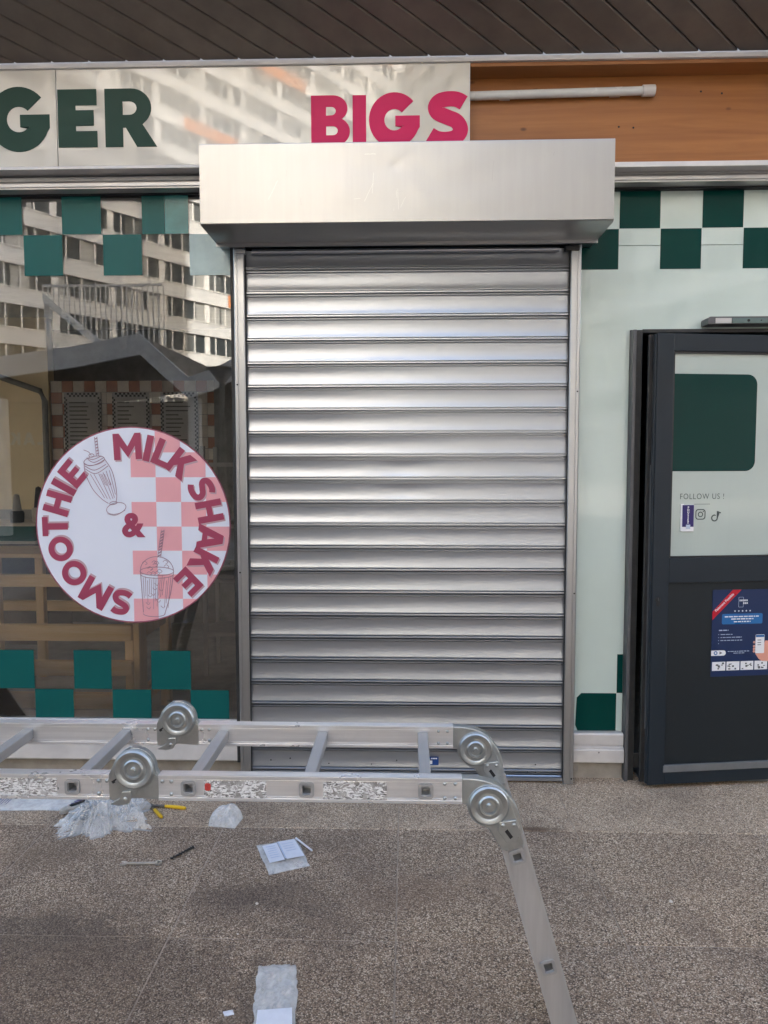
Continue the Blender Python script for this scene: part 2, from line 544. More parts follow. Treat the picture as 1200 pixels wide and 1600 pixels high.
def link(name, me, mat, parent=None, smooth=False, bevel=0.0, seg=2):
    if mat is not None and not me.materials:
        me.materials.append(M[mat] if isinstance(mat, str) else mat)
    if smooth:
        for p in me.polygons:
            p.use_smooth = True
        try:
            me.set_sharp_from_angle(angle=R(35))
        except Exception:
            pass
    o = bpy.data.objects.new(name, me)
    COL.objects.link(o)
    o.parent = parent
    if bevel:
        b = o.modifiers.new('bevel', 'BEVEL')
        b.width = bevel
        b.segments = seg
        b.limit_method = 'ANGLE'
        b.angle_limit = R(40)
    return o


def tag(o, label=None, cat=None, group=None, kind=None):
    if label:
        o['label'] = label
    if cat:
        o['category'] = cat
    if group:
        o['group'] = group
    if kind:
        o['kind'] = kind
    return o


def empty(name, loc=(0, 0, 0), rz=0.0, label=None, cat=None, group=None, kind=None):
    o = bpy.data.objects.new(name, None)
    COL.objects.link(o)
    o.location = loc
    o.rotation_euler = (0, 0, rz)
    return tag(o, label, cat, group, kind)


def copy_obj(src, parent, loc=None):
    c = src.copy()
    COL.objects.link(c)
    c.parent = parent
    if loc is not None:
        c.location = loc
    return c


# ------------------------------------------------------------------ flat shapes (x,z) facing -y
ROT_X90 = Matrix.Rotation(R(90), 4, 'X')


def contour_mesh(name, contours, thick=0.0012):
    cu = bpy.data.curves.new(name, 'CURVE')
    cu.dimensions = '2D'
    cu.fill_mode = 'BOTH'
    cu.extrude = thick / 2
    for c in contours:
        sp = cu.splines.new('POLY')
        sp.points.add(len(c) - 1)
        for p, q in zip(sp.points, c):
            p.co = (q[0], q[1], 0, 1)
        sp.use_cyclic_u = True
    return curve_to_mesh(name, cu)


def curve_to_mesh(name, cu):
    ob = bpy.data.objects.new(name, cu)
    COL.objects.link(ob)
    dg = bpy.context.evaluated_depsgraph_get()
    me = bpy.data.meshes.new_from_object(ob.evaluated_get(dg))
    bpy.data.objects.remove(ob)
    bpy.data.curves.remove(cu)
    me.name = name
    me.materials.clear()
    return me


def text_mesh(name, txt, size=1.0, bold=0.0, thick=0.0008, align='CENTER', spacing=1.0):
    cu = bpy.data.curves.new(name, 'FONT')
    cu.body = txt
    cu.size = size
    cu.align_x = align
    cu.align_y = 'CENTER'
    cu.offset = bold
    cu.extrude = thick / 2
    cu.space_character = spacing
    cu.resolution_u = 4
    return curve_to_mesh(name, cu)


def flat(name, me, mat, parent, x, y, z, rot=0.0, sx=1.0, sz=1.0):
    """place a flat xy mesh upright facing -y at (x,y,z), turned clockwise by rot (radians)"""
    me = me.copy()
    me.transform(Matrix.Translation((x, y, z)) @ Matrix.Rotation(rot, 4, 'Y') @ ROT_X90 @ Matrix.Diagonal((sx, sz, 1, 1)))
    if sx * sz < 0:
        me.flip_normals()
    return link(name, me, mat, parent)


def arc(cx, cy, r, a0, a1, n=18, ry=None):
    ry = r if ry is None else ry
    return [(cx + r * math.cos(R(a0 + (a1 - a0) * i / n)), cy + ry * math.sin(R(a0 + (a1 - a0) * i / n))) for i in range(n + 1)]


def rrect(x0, y0, x1, y1, r, n=5):
    return (arc(x1 - r, y1 - r, r, 0, 90, n) + arc(x0 + r, y1 - r, r, 90, 180, n)
            + arc(x0 + r, y0 + r, r, 180, 270, n) + arc(x1 - r, y0 + r, r, 270, 360, n))


def rect(x0, y0, x1, y1):
    return [(x0, y0), (x1, y0), (x1, y1), (x0, y1)]


def catmull(pts, n=8):
    out = []
    P = [pts[0]] + list(pts) + [pts[-1]]
    for i in range(1, len(P) - 2):
        p0, p1, p2, p3 = P[i - 1], P[i], P[i + 1], P[i + 2]
        for k in range(n):
            t = k / n
            out.append(tuple(0.5 * ((2 * p1[j]) + (-p0[j] + p2[j]) * t + (2 * p0[j] - 5 * p1[j] + 4 * p2[j] - p3[j]) * t * t
                                    + (-p0[j] + 3 * p1[j] - 3 * p2[j] + p3[j]) * t ** 3) for j in range(2)))
    out.append(tuple(pts[-1]))
    return out


def stroke(pts, w):
    L, Rr = [], []
    for i, p in enumerate(pts):
        a = Vector(pts[max(i - 1, 0)])
        b = Vector(pts[min(i + 1, len(pts) - 1)])
        t = (b - a)
        t = t.normalized() if t.length > 1e-9 else Vector((1, 0))
        n = Vector((-t.y, t.x)) * (w / 2)
        L.append((p[0] + n.x, p[1] + n.y))
        Rr.append((p[0] - n.x, p[1] - n.y))
    return L + Rr[::-1]


def stroke_strip(mb, pts, w, y):
    """thin flat line as a quad strip at depth y"""
    c = stroke(pts, w)
    n = len(pts)
    vs = [(p[0], y, p[1]) for p in c]
    return mb.add(vs, [(i, i + 1, 2 * n - 2 - i, 2 * n - 1 - i) for i in range(n - 1)])


# heavy geometric capitals, cap height 1; each entry: (contours, width)
def glyph(ch, t=0.27):
    h = t * 0.9
    if ch == 'E':
        w = 0.68
        return [[(0, 0), (w, 0), (w, h), (t, h), (t, .5 - h / 2 + .01), (w * .92, .5 - h / 2 + .01), (w * .92, .5 + h / 2), (t, .5 + h / 2), (t, 1 - h), (w, 1 - h), (w, 1), (0, 1)]], w
    if ch == 'I':
        return [rect(0, 0, t * 1.05, 1)], t * 1.05
    if ch == 'L':
        return [[(0, 0), (.62, 0), (.62, h), (t, h), (t, 1), (0, 1)]], .62
    if ch == 'T':
        w = .74
        return [[(w / 2 - t / 2, 0), (w / 2 + t / 2, 0), (w / 2 + t / 2, 1 - h), (w, 1 - h), (w, 1), (0, 1), (0, 1 - h), (w / 2 - t / 2, 1 - h)]], w
    if ch == 'H':
        w = .82
        return [[(0, 0), (t, 0), (t, .5 - h / 2), (w - t, .5 - h / 2), (w - t, 0), (w, 0), (w, 1), (w - t, 1), (w - t, .5 + h / 2), (t, .5 + h / 2), (t, 1), (0, 1)]], w
    if ch == 'M':
        w = 1.08
        return [[(0, 0), (t, 0), (t, .52), (w / 2, .08), (w - t, .52), (w - t, 0), (w, 0), (w, 1), (w - t * .95, 1), (w / 2, .50), (t * .95, 1), (0, 1)]], w
    if ch == 'K':
        w = .84
        return [[(0, 0), (t, 0), (t, .30), (.35, .40), (.54, 0), (w + .02, 0), (.53, .58), (w, 1), (.50, 1), (t, .66), (t, 1), (0, 1)]], w
    if ch == 'A':
        w = .98
        return [[(0, 0), (t * 1.06, 0), (.345, .18), (.635, .18), (w - t * 1.06, 0), (w, 0), (.5 * w + t * .62, 1), (.5 * w - t * .62, 1)],
                [(.42, .38), (.56, .38), (.49, .66)]], w
    if ch == 'O':
        return [arc(.52, .5, .52, 0, 360, 40)[:-1], arc(.52, .5, .52 - t, 0, 360, 40, .5 - t * .95)[:-1][::-1]], 1.04
    if ch == 'R':
        return [[(0, 0), (t, 0), (t, .33), (.36, .33), (.55, 0), (.90, 0), (.655, .385)] + arc(.46, .67, .35, -52, 90, 14, .33) + [(0, 1)],
                [(t, .55)] + arc(.43, .665, .125, -90, 90, 10, .115) + [(t, .78)]], .90
    if ch == 'B':
        return [[(0, 0), (.48, 0)] + arc(.48, .285, .32, -90, 62, 14, .285) + arc(.45, .74, .30, -48, 90, 14, .26) + [(0, 1)],
                [(t, .21)] + arc(.45, .30, .10, -90, 90, 8, .09) + [(t, .39)],
                [(t, .60)] + arc(.42, .69, .09, -90, 90, 8, .085) + [(t, .775)]], .80
    if ch == 'G':
        ri = .52 - t * 1.02
        return [arc(.52, .5, .52, 42, 338, 36) + [(1.04, .36), (1.04, .575), (.54, .575), (.54, .375), (.74, .375)]
                + arc(.52, .5, ri, 325, 42, 26)], 1.05
    if ch == 'S':
        c = catmull([(.70, .80), (.58, .865), (.42, .88), (.25, .845), (.165, .735), (.215, .62), (.40, .535), (.57, .455), (.645, .30), (.56, .165), (.38, .12), (.20, .14), (.06, .215)], 5)
        return [stroke(c, t * .92)], .80
    raise KeyError(ch)


def glyph_mesh(ch, t=0.27, thick=0.0015):
    cs, w = glyph(ch, t)
    me = contour_mesh('letter', cs, thick)
    me.transform(Matrix.Translation((-w / 2, -0.5, 0)))
    return me, w


GL = {c: glyph_mesh(c, .31, 0.002) for c in 'GERBIS'}
GT = {c: glyph_mesh(c, .25, 0.0004) for c in 'MILKSHAEOT'}

# ================================================================== THE SETTING
# ground sheet to the horizon
g = MB().add([(-400, -400, -.05), (400, -400, -.05), (400, 400, -.05), (-400, 400, -.05)], [(0, 1, 2, 3)]).build('ground', 'asphalt')
tag(g, 'paved square around the shops', kind='structure')

pav = empty('pavement', (0, 0, 0), label='exposed aggregate pavement slabs in front of the shop', kind='structure')
MB().box(-5.5, 5.5, -7.6, .2, -.048, -.0035).build('joint_bed', 'joint', pav)
PX0, PY0, PS, GAP = -.823, -.488, .787, .0045


def slab_mesh(w, d, name):
    mb = MB().box(GAP / 2, w - GAP / 2, GAP / 2, d - GAP / 2, -.04, 0)
    me = bpy.data.meshes.new(name)
    me.from_pydata(mb.v, [], mb.f)
    bm = bmesh.new()
    bm.from_mesh(me)
    bmesh.ops.recalc_face_normals(bm, faces=bm.faces)
    bmesh.ops.bevel(bm, geom=[e for e in bm.edges], offset=.0022, segments=1, affect='EDGES')
    bm.to_mesh(me)
    bm.free()
    return me


sm = slab_mesh(PS, PS, 'slab')
sm2 = slab_mesh(PS, .68, 'edge_slab')
for i in range(-5, 6):
    for j in range(0, 8):
        o = link('slab', sm, 'pave', pav)
        o.location = (PX0 + PS * i, PY0 - PS * (j + 1), random.uniform(-.0015, .0005))
        o.rotation_euler = (random.uniform(-.0012, .0012), random.uniform(-.0012, .0012), 0)
    o = link('edge_slab', sm2, 'pave2', pav)
    o.location = (PX0 + PS * i, PY0, random.uniform(-.001, .0005))

# ------------------------------------------------------------------ shop building (unseen tower and wing added for shade, base, interior shell)
bld = empty('shop_building', (0, 0, 0), label='grey building around the burger shop front, with unseen tower and wing added for shade', cat='building')
MB().box(-60, 16.75, .12, 14, 3.75, 62).build('shade_tower', 'bld_s', bld)  # unseen tower, height and right edge set to cast shade across the square
MB().box(16.76, 60, .12, 12, 0, 9).build('shade_wing', 'bld_s', bld)  # unseen low block, added to keep the ground on the right shaded
MB().box(2.3, 16.7, .14, .4, 0, 3.74).build('shop_wall', 'bld_s', bld)
MB().box(-16, -6.0, .14, .4, 0, 3.74).build('shop_wall', 'bld_s', bld)
MB().box(-6.0, 2.3, .135, .30, 3.02, 3.74).build('lintel', 'bld_s', bld)
MB().box(-6.0, -.87, .085, .22, -.02, .085).build('base', 'concrete', bld, bevel=.003)
MB().box(.853, 1.115, .085, .22, -.02, .092).build('base', 'concrete', bld, bevel=.003)
MB().box(.853, .885, .062, .084, .045, .092).build('base_block', 'concrete', bld, bevel=.002)

st = tag(MB().box(-6, 2.3, .30, 4.6, -.04, .05).build('interior_floor', 'int_floor'), kind='structure')
tag(MB().box(-6, 2.3, .31, 4.6, 3.02, 3.12).build('interior_ceiling', 'int_ceil'), kind='structure')
iw = empty('interior_wall', kind='structure')
MB().box(-3.46, 2.3, 4.2, 4.3, .05, 3.02).build('back_wall', 'dark_wall', iw)
MB().box(2.2, 2.3, .32, 4.2, .05, 3.02).build('side_wall', 'dark_wall', iw)
MB().box(-.62, -.56, .32, 4.2, .05, 3.02).build('partition', 'dark_wall', iw)
MB().box(-6, -3.46, 4.2, 4.3, .05, 3.02).build('back_wall', 'dark_wall', iw)
MB().box(-6, -3.46, 3.50, 3.62, .05, 3.02).build('cream_wall', 'cream', iw)
for t_, x_ in (('K', -3.80), ('A', -3.665), ('L', -3.545)):
    me, w = GT[t_]
    flat('mirrored_letter', me, 'cream_l', iw, x_, 3.497, 1.86, 0, -.12, .12)  # mirror-reversed shapes standing in for a sign's reflection
MB().tube([(-6.0, 3.42, 3.02), (-4.6, 3.42, 2.68), (-3.93, 3.42, 2.46), (-3.5, 3.42, 2.31), (-3.46, 3.42, 2.22), (-3.46, 3.42, .05)], .028, 10).build('pipe', 'dark_wall', iw, True)

# tiled wall with menu boards
tw = empty('tiled_wall', (0, 0, 0), label='checkered cream and rust tile wall inside the shop, behind the menus', cat='wall')
MB().box(-3.455, -1.80, 3.535, 3.60, .05, 2.42).build('backing', 'dark_wall', tw)
ta = MB().box(0, .104, -.006, .006, 0, .104)
tile_meshes = {}
for k in ('tile_a', 'tile_b'):
    me = bpy.data.meshes.new('tile')
    me.from_pydata(ta.v, [], ta.f)
    tile_meshes[k] = me
for i in range(15):
    for j in range(8):
        border = i in (0, 1, 5, 6, 9, 10, 14) or j == 0
        k = 'tile_b' if (i + j) % 2 and border else 'tile_a'
        o = link('tile', tile_meshes[k], k, tw)
        o.location = (-3.445 + i * .109, 3.526, 2.31 - j * .109)
MB().box(-1.80, -1.62, 3.30, 3.60, .05, 2.42).build('end_post', 'dark_wall', tw)
for n, (x0, lab) in enumerate(((-3.31, 'leftmost menu board with checkered border on the tile wall'), (-2.84, 'middle menu board with checkered border on the tile wall'), (-2.37, 'right menu board with checkered border on the tile wall'))):
    mbd = empty('menu_board', (x0, 3.50, 1.50), label=lab, cat='menu board', group='menu boards inside the shop')
    MB().box(0, .36, 0, .012, 0, .80).build('board', 'board', mbd)
    ck = MB()
    for r_ in range(2):
        for q in range(15):
            if (q + r_) % 2:
                ck.box(.03 + q * .02, .05 + q * .02, -.0024, -.0004, .76 + r_ * .02, .78 + r_ * .02)
        for q in range(38):
            if (q + r_) % 2:
                ck.box(r_ * .015, r_ * .015 + .015, -.0024, -.0004, q * .02, q * .02 + .02)
                ck.box(.33 + r_ * .015, .345 + r_ * .015, -.0024, -.0004, q * .02, q * .02 + .02)
    tag(ck.build('checker_border', 'black', mbd, fix=False), kind='stuff')
    tx = MB()
    for q in range(17):
        ww = random.uniform(.10, .24)
        tx.box(.05, .05 + ww, -.002, -.0004, .70 - q * .04, .712 - q * .04)
    tag(tx.build('text_lines', 'counter_dark', mbd, fix=False), kind='stuff')

# ------------------------------------------------------------------ soffit (sloping boards)
sof = empty('soffit', (0, 0, 0), kind='structure', label='dark brown soffit boards sloping over the shop front')
SL = math.tan(R(22))
Z0 = 3.545


def sofz(y, dz=0.0):
    return Z0 + (-.06 - y) * SL + dz


# boards run diagonally; clipped to the strip between y=-0.055 and y=-0.42
bw = .108
dx = Vector((0.80, 0.60)).normalized()
nrm = Vector((-dx.y, dx.x))
for k in range(-42, 44):
    # strip of constant offset along nrm
    o0, o1 = k * bw + .003, (k + 1) * bw - .003
    poly = []
    for y_, o_ in ((-.42, o0), (-.055, o0), (-.055, o1), (-.42, o1)):
        # point with nrm.p = o_, y given
        x_ = (o_ - nrm.y * y_) / nrm.x
        poly.append((x_, y_))
    if max(p[0] for p in poly) < -5.5 or min(p[0] for p in poly) > 4.5:
        continue
    vs = [(p[0], p[1], sofz(p[1], 0)) for p in poly] + [(p[0], p[1], sofz(p[1], .018)) for p in poly]
    MB().add(vs, [(0, 1, 2, 3), (7, 6, 5, 4), (0, 4, 5, 1), (1, 5, 6, 2), (2, 6, 7, 3), (3, 7, 4, 0)]).build('board', 'soffit', sof, bevel=.004, seg=1)
vs = [(-6, -.055, sofz(-.055, .0185)), (5, -.055, sofz(-.055, .0185)), (5, -.42, sofz(-.42, .0185)), (-6, -.42, sofz(-.42, .0185))]
vs += [(x, y, z + .05) for x, y, z in vs]
MB().add(vs, [(0, 1, 2, 3), (7, 6, 5, 4), (0, 4, 5, 1), (1, 5, 6, 2), (2, 6, 7, 3), (3, 7, 4, 0)]).build('deck', 'soffit_gap', sof)
cb = empty('ceiling_camera', (1.70, -.24, 0), label='small black device under the soffit at the top right corner', cat='camera')
MB().box(-.035, .06, -.06, .05, 3.50, sofz(-.24) - .001).build('housing', 'black', cb, bevel=.008)
MB().lathe_y([(0, -.075), (.018, -.075), (.02, -.061)], (.01, 0, 3.535), 20).build('lens', 'rubber', cb, True)

# ------------------------------------------------------------------ sign box
sg = empty('shop_sign', (0, 0, 0), label='long cream fascia sign reading GER in green and BIGS in raspberry', cat='sign')
SY = -.06
MB().box(-6, 3.2, SY - .012, .06, 3.512, 3.532).build('top_rail', 'trim', sg, bevel=.002)
MB().box(-6, -1.682, SY, SY + .006, 3.062, 3.511).build('panel', 'sign', sg)
MB().box(-1.678, .294, SY, SY + .006, 3.062, 3.511).build('panel', 'sign', sg)
MB().box(-6, .293, SY - .004, .05, 3.046, 3.060).build('bottom_rail', 'trim', sg, bevel=.001)
MB().box(-6, .290, SY + .008, .06, 3.5105, 3.5118).build('inner_top', 'trim', sg)
MB().box(.300, 3.2, .062, .075, 3.052, 3.51).build('back_board', 'ply', sg)
MB().box(.300, 3.2, SY + .004, .061, 3.494, 3.511).build('top_board', 'ply_top', sg)
MB().box(.296, 3.2, SY - .006, .061, 3.022, 3.046).build('bottom_rail', 'trim', sg, bevel=.002)
MB().box(.2945, .2985, SY + .002, .06, 3.06, 3.5105).build('end_plate', 'trim', sg)
for n_, (x, z) in enumerate(((1.42, 3.42), (1.03, 3.26), (1.10, 3.255), (1.52, 3.41))):
    MB().lathe_y([(0, -.0015), (.004, -.0012), (.005, 0)], (x, .062, z), 10).build('nail', 'black', sg, True)


def sign_letter(ch, x0, x1, z0, z1, mat):
    me, w = GL[ch]
    flat('letter', me, mat, sg, (x0 + x1) / 2, SY - .0016, (z0 + z1) / 2, 0, (x1 - x0) / w, (z1 - z0))


sign_letter('G', -2.015, -1.712, 3.136, 3.428, 'green_letter')
sign_letter('E', -1.674, -1.485, 3.148, 3.418, 'green_letter')
sign_letter('R', -1.446, -1.196, 3.147, 3.418, 'green_letter')
sign_letter('B', -.455, -.270, 3.139, 3.371, 'pink_letter')
sign_letter('I', -.257, -.193, 3.139, 3.370, 'pink_letter')
sign_letter('G', -.180, .064, 3.134, 3.376, 'pink_letter')
sign_letter('S', .094, .293, 3.132, 3.376, 'pink_letter')

# aluminium mouldings under the sign
mo = empty('moulding', (0, 0, 0), label='ribbed aluminium moulding running under the sign', cat='moulding')
prof = [(.10, 3.043), (.030, 3.043), (.030, 3.035), (.000, 3.030), (-.004, 3.012), (.006, 3.006), (.006, 3.000), (-.012, 2.996), (-.012, 2.983), (-.006, 2.979), (-.006, 2.974), (.10, 2.974)]
for a, b in ((-6, -.925), (.915, 3.2)):
    MB().open_profile(prof, a, b).build('moulding_strip', 'mould', mo)
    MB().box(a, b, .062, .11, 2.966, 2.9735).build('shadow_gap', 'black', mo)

# fluorescent tube
ft = empty('fluorescent_tube', (0, 0, 0), label='white unlit fluorescent tube fixed to the plywood sign board', cat='lamp')
MB().tube([(.303, .035, 3.403), (1.15, .035, 3.415)], .020, 16).build('tube', 'tube', ft, True)
MB().tube([(1.13, .035, 3.4147), (1.19, .035, 3.4156)], .026, 16).build('end_cap', 'trim', ft, True, .002)
MB().box(.45, .50, .036, .061, 3.39, 3.42).build('bracket', 'trim', ft)
MB().box(.98, 1.03, .036, .061, 3.398, 3.428).build('bracket', 'trim', ft)

# ------------------------------------------------------------------ roller shutter
sh = empty('roller_shutter', (0, 0, 0), label='closed aluminium roller shutter with square hood and side guides', cat='roller shutter')
SP = .115
ZT = 2.5642                       # dark joint line under the first slat
prof = [(.0160, 0)]
for i in range(13):
    t = i / 12
    prof.append((.0070 - .0060 * t + .0040 * 4 * t * (1 - t), -.0010 - .0800 * t))
prof += [(.0010, -.0815), (.0200, -.0820), (.0200, -.0855), (-.0015, -.0860), (-.0034, -.0875), (-.0040, -.0935), (-.0030, -.0950), (.0300, -.0955), (.0300, -.1020), (.0010, -.1025), (-.0015, -.1040), (-.0015, -.1065), (.0005, -.1085), (.0160, -.1095), (.0160, -.1150)]
slm = []
for variant in range(3):
    mb = MB().open_profile(prof, -.815, .812, 24)
    random.seed(40 + variant)
    ph = [random.uniform(0, 9) for _ in range(3)]
    vs = []
    for (x, y, z) in mb.v:
        f = max(0, min(1, (-z) / .02)) * max(0, min(1, (z + .115) / .02))
        vs.append((x, y + f * .0003 * math.sin(x * 3.1 + ph[0]) + f * .00010 * math.sin(x * 9 + ph[1] + z * 30), z + .0004 * math.sin(x * 2.0 + ph[2])))
    mb.v = vs
    me = bpy.data.meshes.new('slat')
    me.from_pydata(mb.v, [], mb.f)
    slm.append(me)
dm = slm[0].copy()
for v_ in dm.vertices:
    v_.co.y += .0035 * math.exp(-((v_.co.x + .03) / .07) ** 2) * max(0, 1 - ((v_.co.z + .045) / .045) ** 2)
slm.append(dm)
for k in range(-1, 22):
    o = link('slat', slm[(k * 7) % 3 if k not in (8, 9) else 3], 'slat', sh, True)
    o.location = (0, .030 + random.uniform(-.0008, .0008), ZT - SP * k)
    o.rotation_euler = (random.uniform(-.012, .012), 0, 0)
zb = ZT - SP * 22 + .0             # bottom bar top
bot = [(.048, zb), (.034, zb - .002), (.030, zb - .006), (.030, .034), (.026, .030), (.012, .028), (.012, .012), (.05, .010)]
bb = MB().open_profile(bot, -.812, .809, 4).build('bottom_bar', 'slat', sh, False)
for x, z in ((-.70, .10), (-.60, .11), (-.40, .085), (-.18, .083), (.12, .108), (.30, .095), (.66, .09), (.66, .05), (.62, .052), (-.05, .105)):
    rr = .006 if x == .12 else .0032
    MB().lathe_y([(0, -.0012), (rr, -.0010), (rr + .0006, .0003)], (x, .0295, z), 12).build('rivet_hole', 'black', sh, True)
MB().tube([(-.76, .012, 2.667), (.74, .012, 2.667)], .012, 12).build('roller_edge', 'slat', sh, True)
# guides
for sx, x0, x1 in ((-1, -.852, -.799), (1, .796, .847)):
    gx = [(x0, .075), (x0, .004), (x0 + .004, 0), (x0 + .016, 0), (x0 + .0175, .0025), (x0 + .0195, .0025), (x0 + .021, 0), (x1 - .004, 0), (x1, .003), (x1, .022), (x1 - .004, .024), (x1 - .004, .075)] if sx < 0 else \
         [(x0 + .004, .075), (x0 + .004, .024), (x0, .022), (x0, .003), (x0 + .004, 0), (x1 - .021, 0), (x1 - .0195, .0025), (x1 - .0175, .0025), (x1 - .016, 0), (x1 - .004, 0), (x1, .004), (x1, .075)]
    gd = MB().prism(gx, .002, 2.70, 'z').build('guide_rail', 'guide', sh)
    for z in ((2.02, 1.08, .045) if sx < 0 else (1.98, .98, .03)):
        xx = x0 + .012 if sx < 0 else x1 - .010
        MB().lathe_y([(0, -.0008), (.0042, -.0008), (.0046, .0004)], (xx, 0, z), 12).build('screw', 'black', sh, True)
    xb = (x0 + .012, x1 + .008) if sx < 0 else (x0 - .03, x1 - .012)
    MB().box(xb[0], xb[1], -.014, .02, 2.655, 2.678).build('guide_stop', 'guide' if sx < 0 else 'rubber', sh, bevel=.003)
    MB().box(x1 - .001 if sx < 0 else x0 - .004, x1 + .004 if sx < 0 else x0 + .001, .012, .021, .02, 2.66).build('brush_seal', 'rubber', sh)
# hood: folded sheet with end caps
HX0, HX1, HY, HZ0, HZ1 = -.9225, .9105, -.33, 2.694, 3.048
hood = MB()
hp = [(.12, HZ1), (HY + .004, HZ1), (HY, HZ1 - .004), (HY, HZ0 + .004), (HY + .004, HZ0), (-.045, HZ0), (-.045, HZ0 - .018), (-.030, HZ0 - .018), (-.030, HZ0 + .002)]
N = 40
vs, fs = [], []
k = len(hp)
hood.open_profile([(.02, HZ1), (HY + .010, HZ1), (HY + .003, HZ1 - .002), (HY, HZ1 - .007)], HX0, HX1)
hood.open_profile([(HY, HZ0 + .007), (HY + .003, HZ0 + .002), (HY + .010, HZ0), (-.05, HZ0), (-.05, HZ0 - .016), (-.034, HZ0 - .016), (-.034, HZ0 + .004)], HX0, HX1)
nx, nz = 90, 18
gv = []
for j in range(nz + 1):
    for i in range(nx + 1):
        x = HX0 + (HX1 - HX0) * i / nx
        z = (HZ0 + .007) + (HZ1 - HZ0 - .014) * j / nz
        e = min(1, 4 * j / nz, 4 * (nz - j) / nz, 6 * i / nx, 6 * (nx - i) / nx)
        d = .0016 * mnoise.noise(Vector((x * 3.0, 1.3, z * 5.0))) + .0007 * mnoise.noise(Vector((x * 9, 4.1, z * 11)))
        for cx, cz, rr, dp in ((-.045, 2.945, .014, .0028), (-.09, 2.94, .05, .0006), (-.22, 2.88, .03, .0005), (.06, 2.93, .02, .0006), (-.30, 2.83, .06, -.0005)):
            q = ((x - cx) ** 2 + (z - cz) ** 2) / rr ** 2
            d += dp * math.exp(-q)
        gv.append((x, HY + d * e, z))
hood.add(gv, [(j * (nx + 1) + i, j * (nx + 1) + i + 1, (j + 1) * (nx + 1) + i + 1, (j + 1) * (nx + 1) + i) for j in range(nz) for i in range(nx)])
ho = hood.build('hood', 'hood', sh, True)
for x0, x1, yb in ((HX0 + .0005, HX0 + .003, .072), (HX1 - .003, HX1 - .0005, .095)):
    MB().box(x0, x1, HY + .002, yb, HZ0 + .0008, HZ1 - .001).build('hood_end_cap', 'hood', sh)
MB().box(HX0 + .0035, -.855, -.04, .072, HZ0 + .002, HZ0 + .006).build('hood_closing_plate', 'guide', sh)
MB().box(.850, HX1 - .0035, -.04, .095, HZ0 + .002, HZ0 + .006).build('hood_closing_plate', 'guide', sh)
MB().tube([(HX0 + .01, -.14, 2.87), (HX1 - .01, -.14, 2.87)], .12, 24).build('roll', 'slat', sh, True)
MB().box(-.86, .85, .07, .08, .02, 2.74).build('inner_lining', 'rubber', sh)
M['scuff'] = metal('scuffed metal', (0.30, 0.295, 0.285), 0.36, (9, 9, 9), bmp=0, rvar=0, dirt_amt=0)
M['scuff_l'] = metal('bright scratch', (0.55, 0.54, 0.52), 0.35, (9, 9, 9), bmp=0, rvar=0, dirt_amt=0)
rnd = random.Random(12)
for mt, n_ in (('scuff', 7), ('scuff_l', 9)):
    mk = MB()
    for q in range(n_):
        cx, cz = rnd.gauss(-.10, .30), rnd.uniform(HZ0 + .05, HZ1 - .05)
        cx = max(HX0 + .1, min(HX1 - .1, cx))
        L_ = rnd.choice((.015, .03, .05, .09))
        a = rnd.choice((0.02, -.05, .1, 1.5, 1.62, 1.1))
        P = [(cx + (t - .5) * L_ * math.cos(a) + rnd.uniform(-.001, .001), cz + (t - .5) * L_ * math.sin(a) + rnd.uniform(-.001, .001)) for t in (0, .25, .5, .75, 1)]
        c_ = stroke(P, rnd.choice((.0006, .0009, .0013)))
        dd = lambda x, z: HY - .0008 + .0016 * mnoise.noise(Vector((x * 3.0, 1.3, z * 5.0)))
        nn = len(P)
        mk.add([(p_[0], dd(*p_) - .0008, p_[1]) for p_ in c_], [(i, i + 1, 2 * nn - 2 - i, 2 * nn - 1 - i) for i in range(nn - 1)])
    tag(mk.build('scratch_marks', mt, sh, fix=False), kind='stuff')
# blue maker's sticker on the bottom bar
bs = tag(MB().box(.081, .165, .0286, .0294, .082, .126).build('sticker', 'blue'), 'small blue maker sticker on the bottom bar of the shutter', 'sticker')
w_ = MB()
for q in range(9):
    if q != 4:
        w_.box(.087 + q * .008, .0935 + q * .008, .0278, .0283, .114, .121)
w_.box(.113, .133, .0278, .0283, .088, .106)
w_.build('print', 'white', bs, fix=False)

# ------------------------------------------------------------------ shop window (left)
wi = empty('shop_window', (0, 0, 0), label='large shop window with teal checker squares left of the shutter', cat='window')
GY = .08
MB().box(-6.0, -.872, GY, GY + .008, .296, 2.968).build('pane', 'glass', wi)
sillp = [(.20, .296), (.062, .296), (.056, .290), (.056, .236), (.050, .230), (.030, .226), (.026, .218), (.026, .196), (.022, .190), (.022, .100), (.026, .094), (.20, .094)]
MB().open_profile(sillp, -6.0, -.853).build('sill', 'sill', wi)
MB().box(-.872, -.8545, .02, .11, .09, 2.69).build('frame_post', 'rubber', wi)
DY = GY - .0012


def sq(x0, x1, z0, z1, mat, par=wi, y=DY, name='square_decal'):
    MB().box(x0, x1, y, y + .0009, z0, z1).build(name, mat, par)


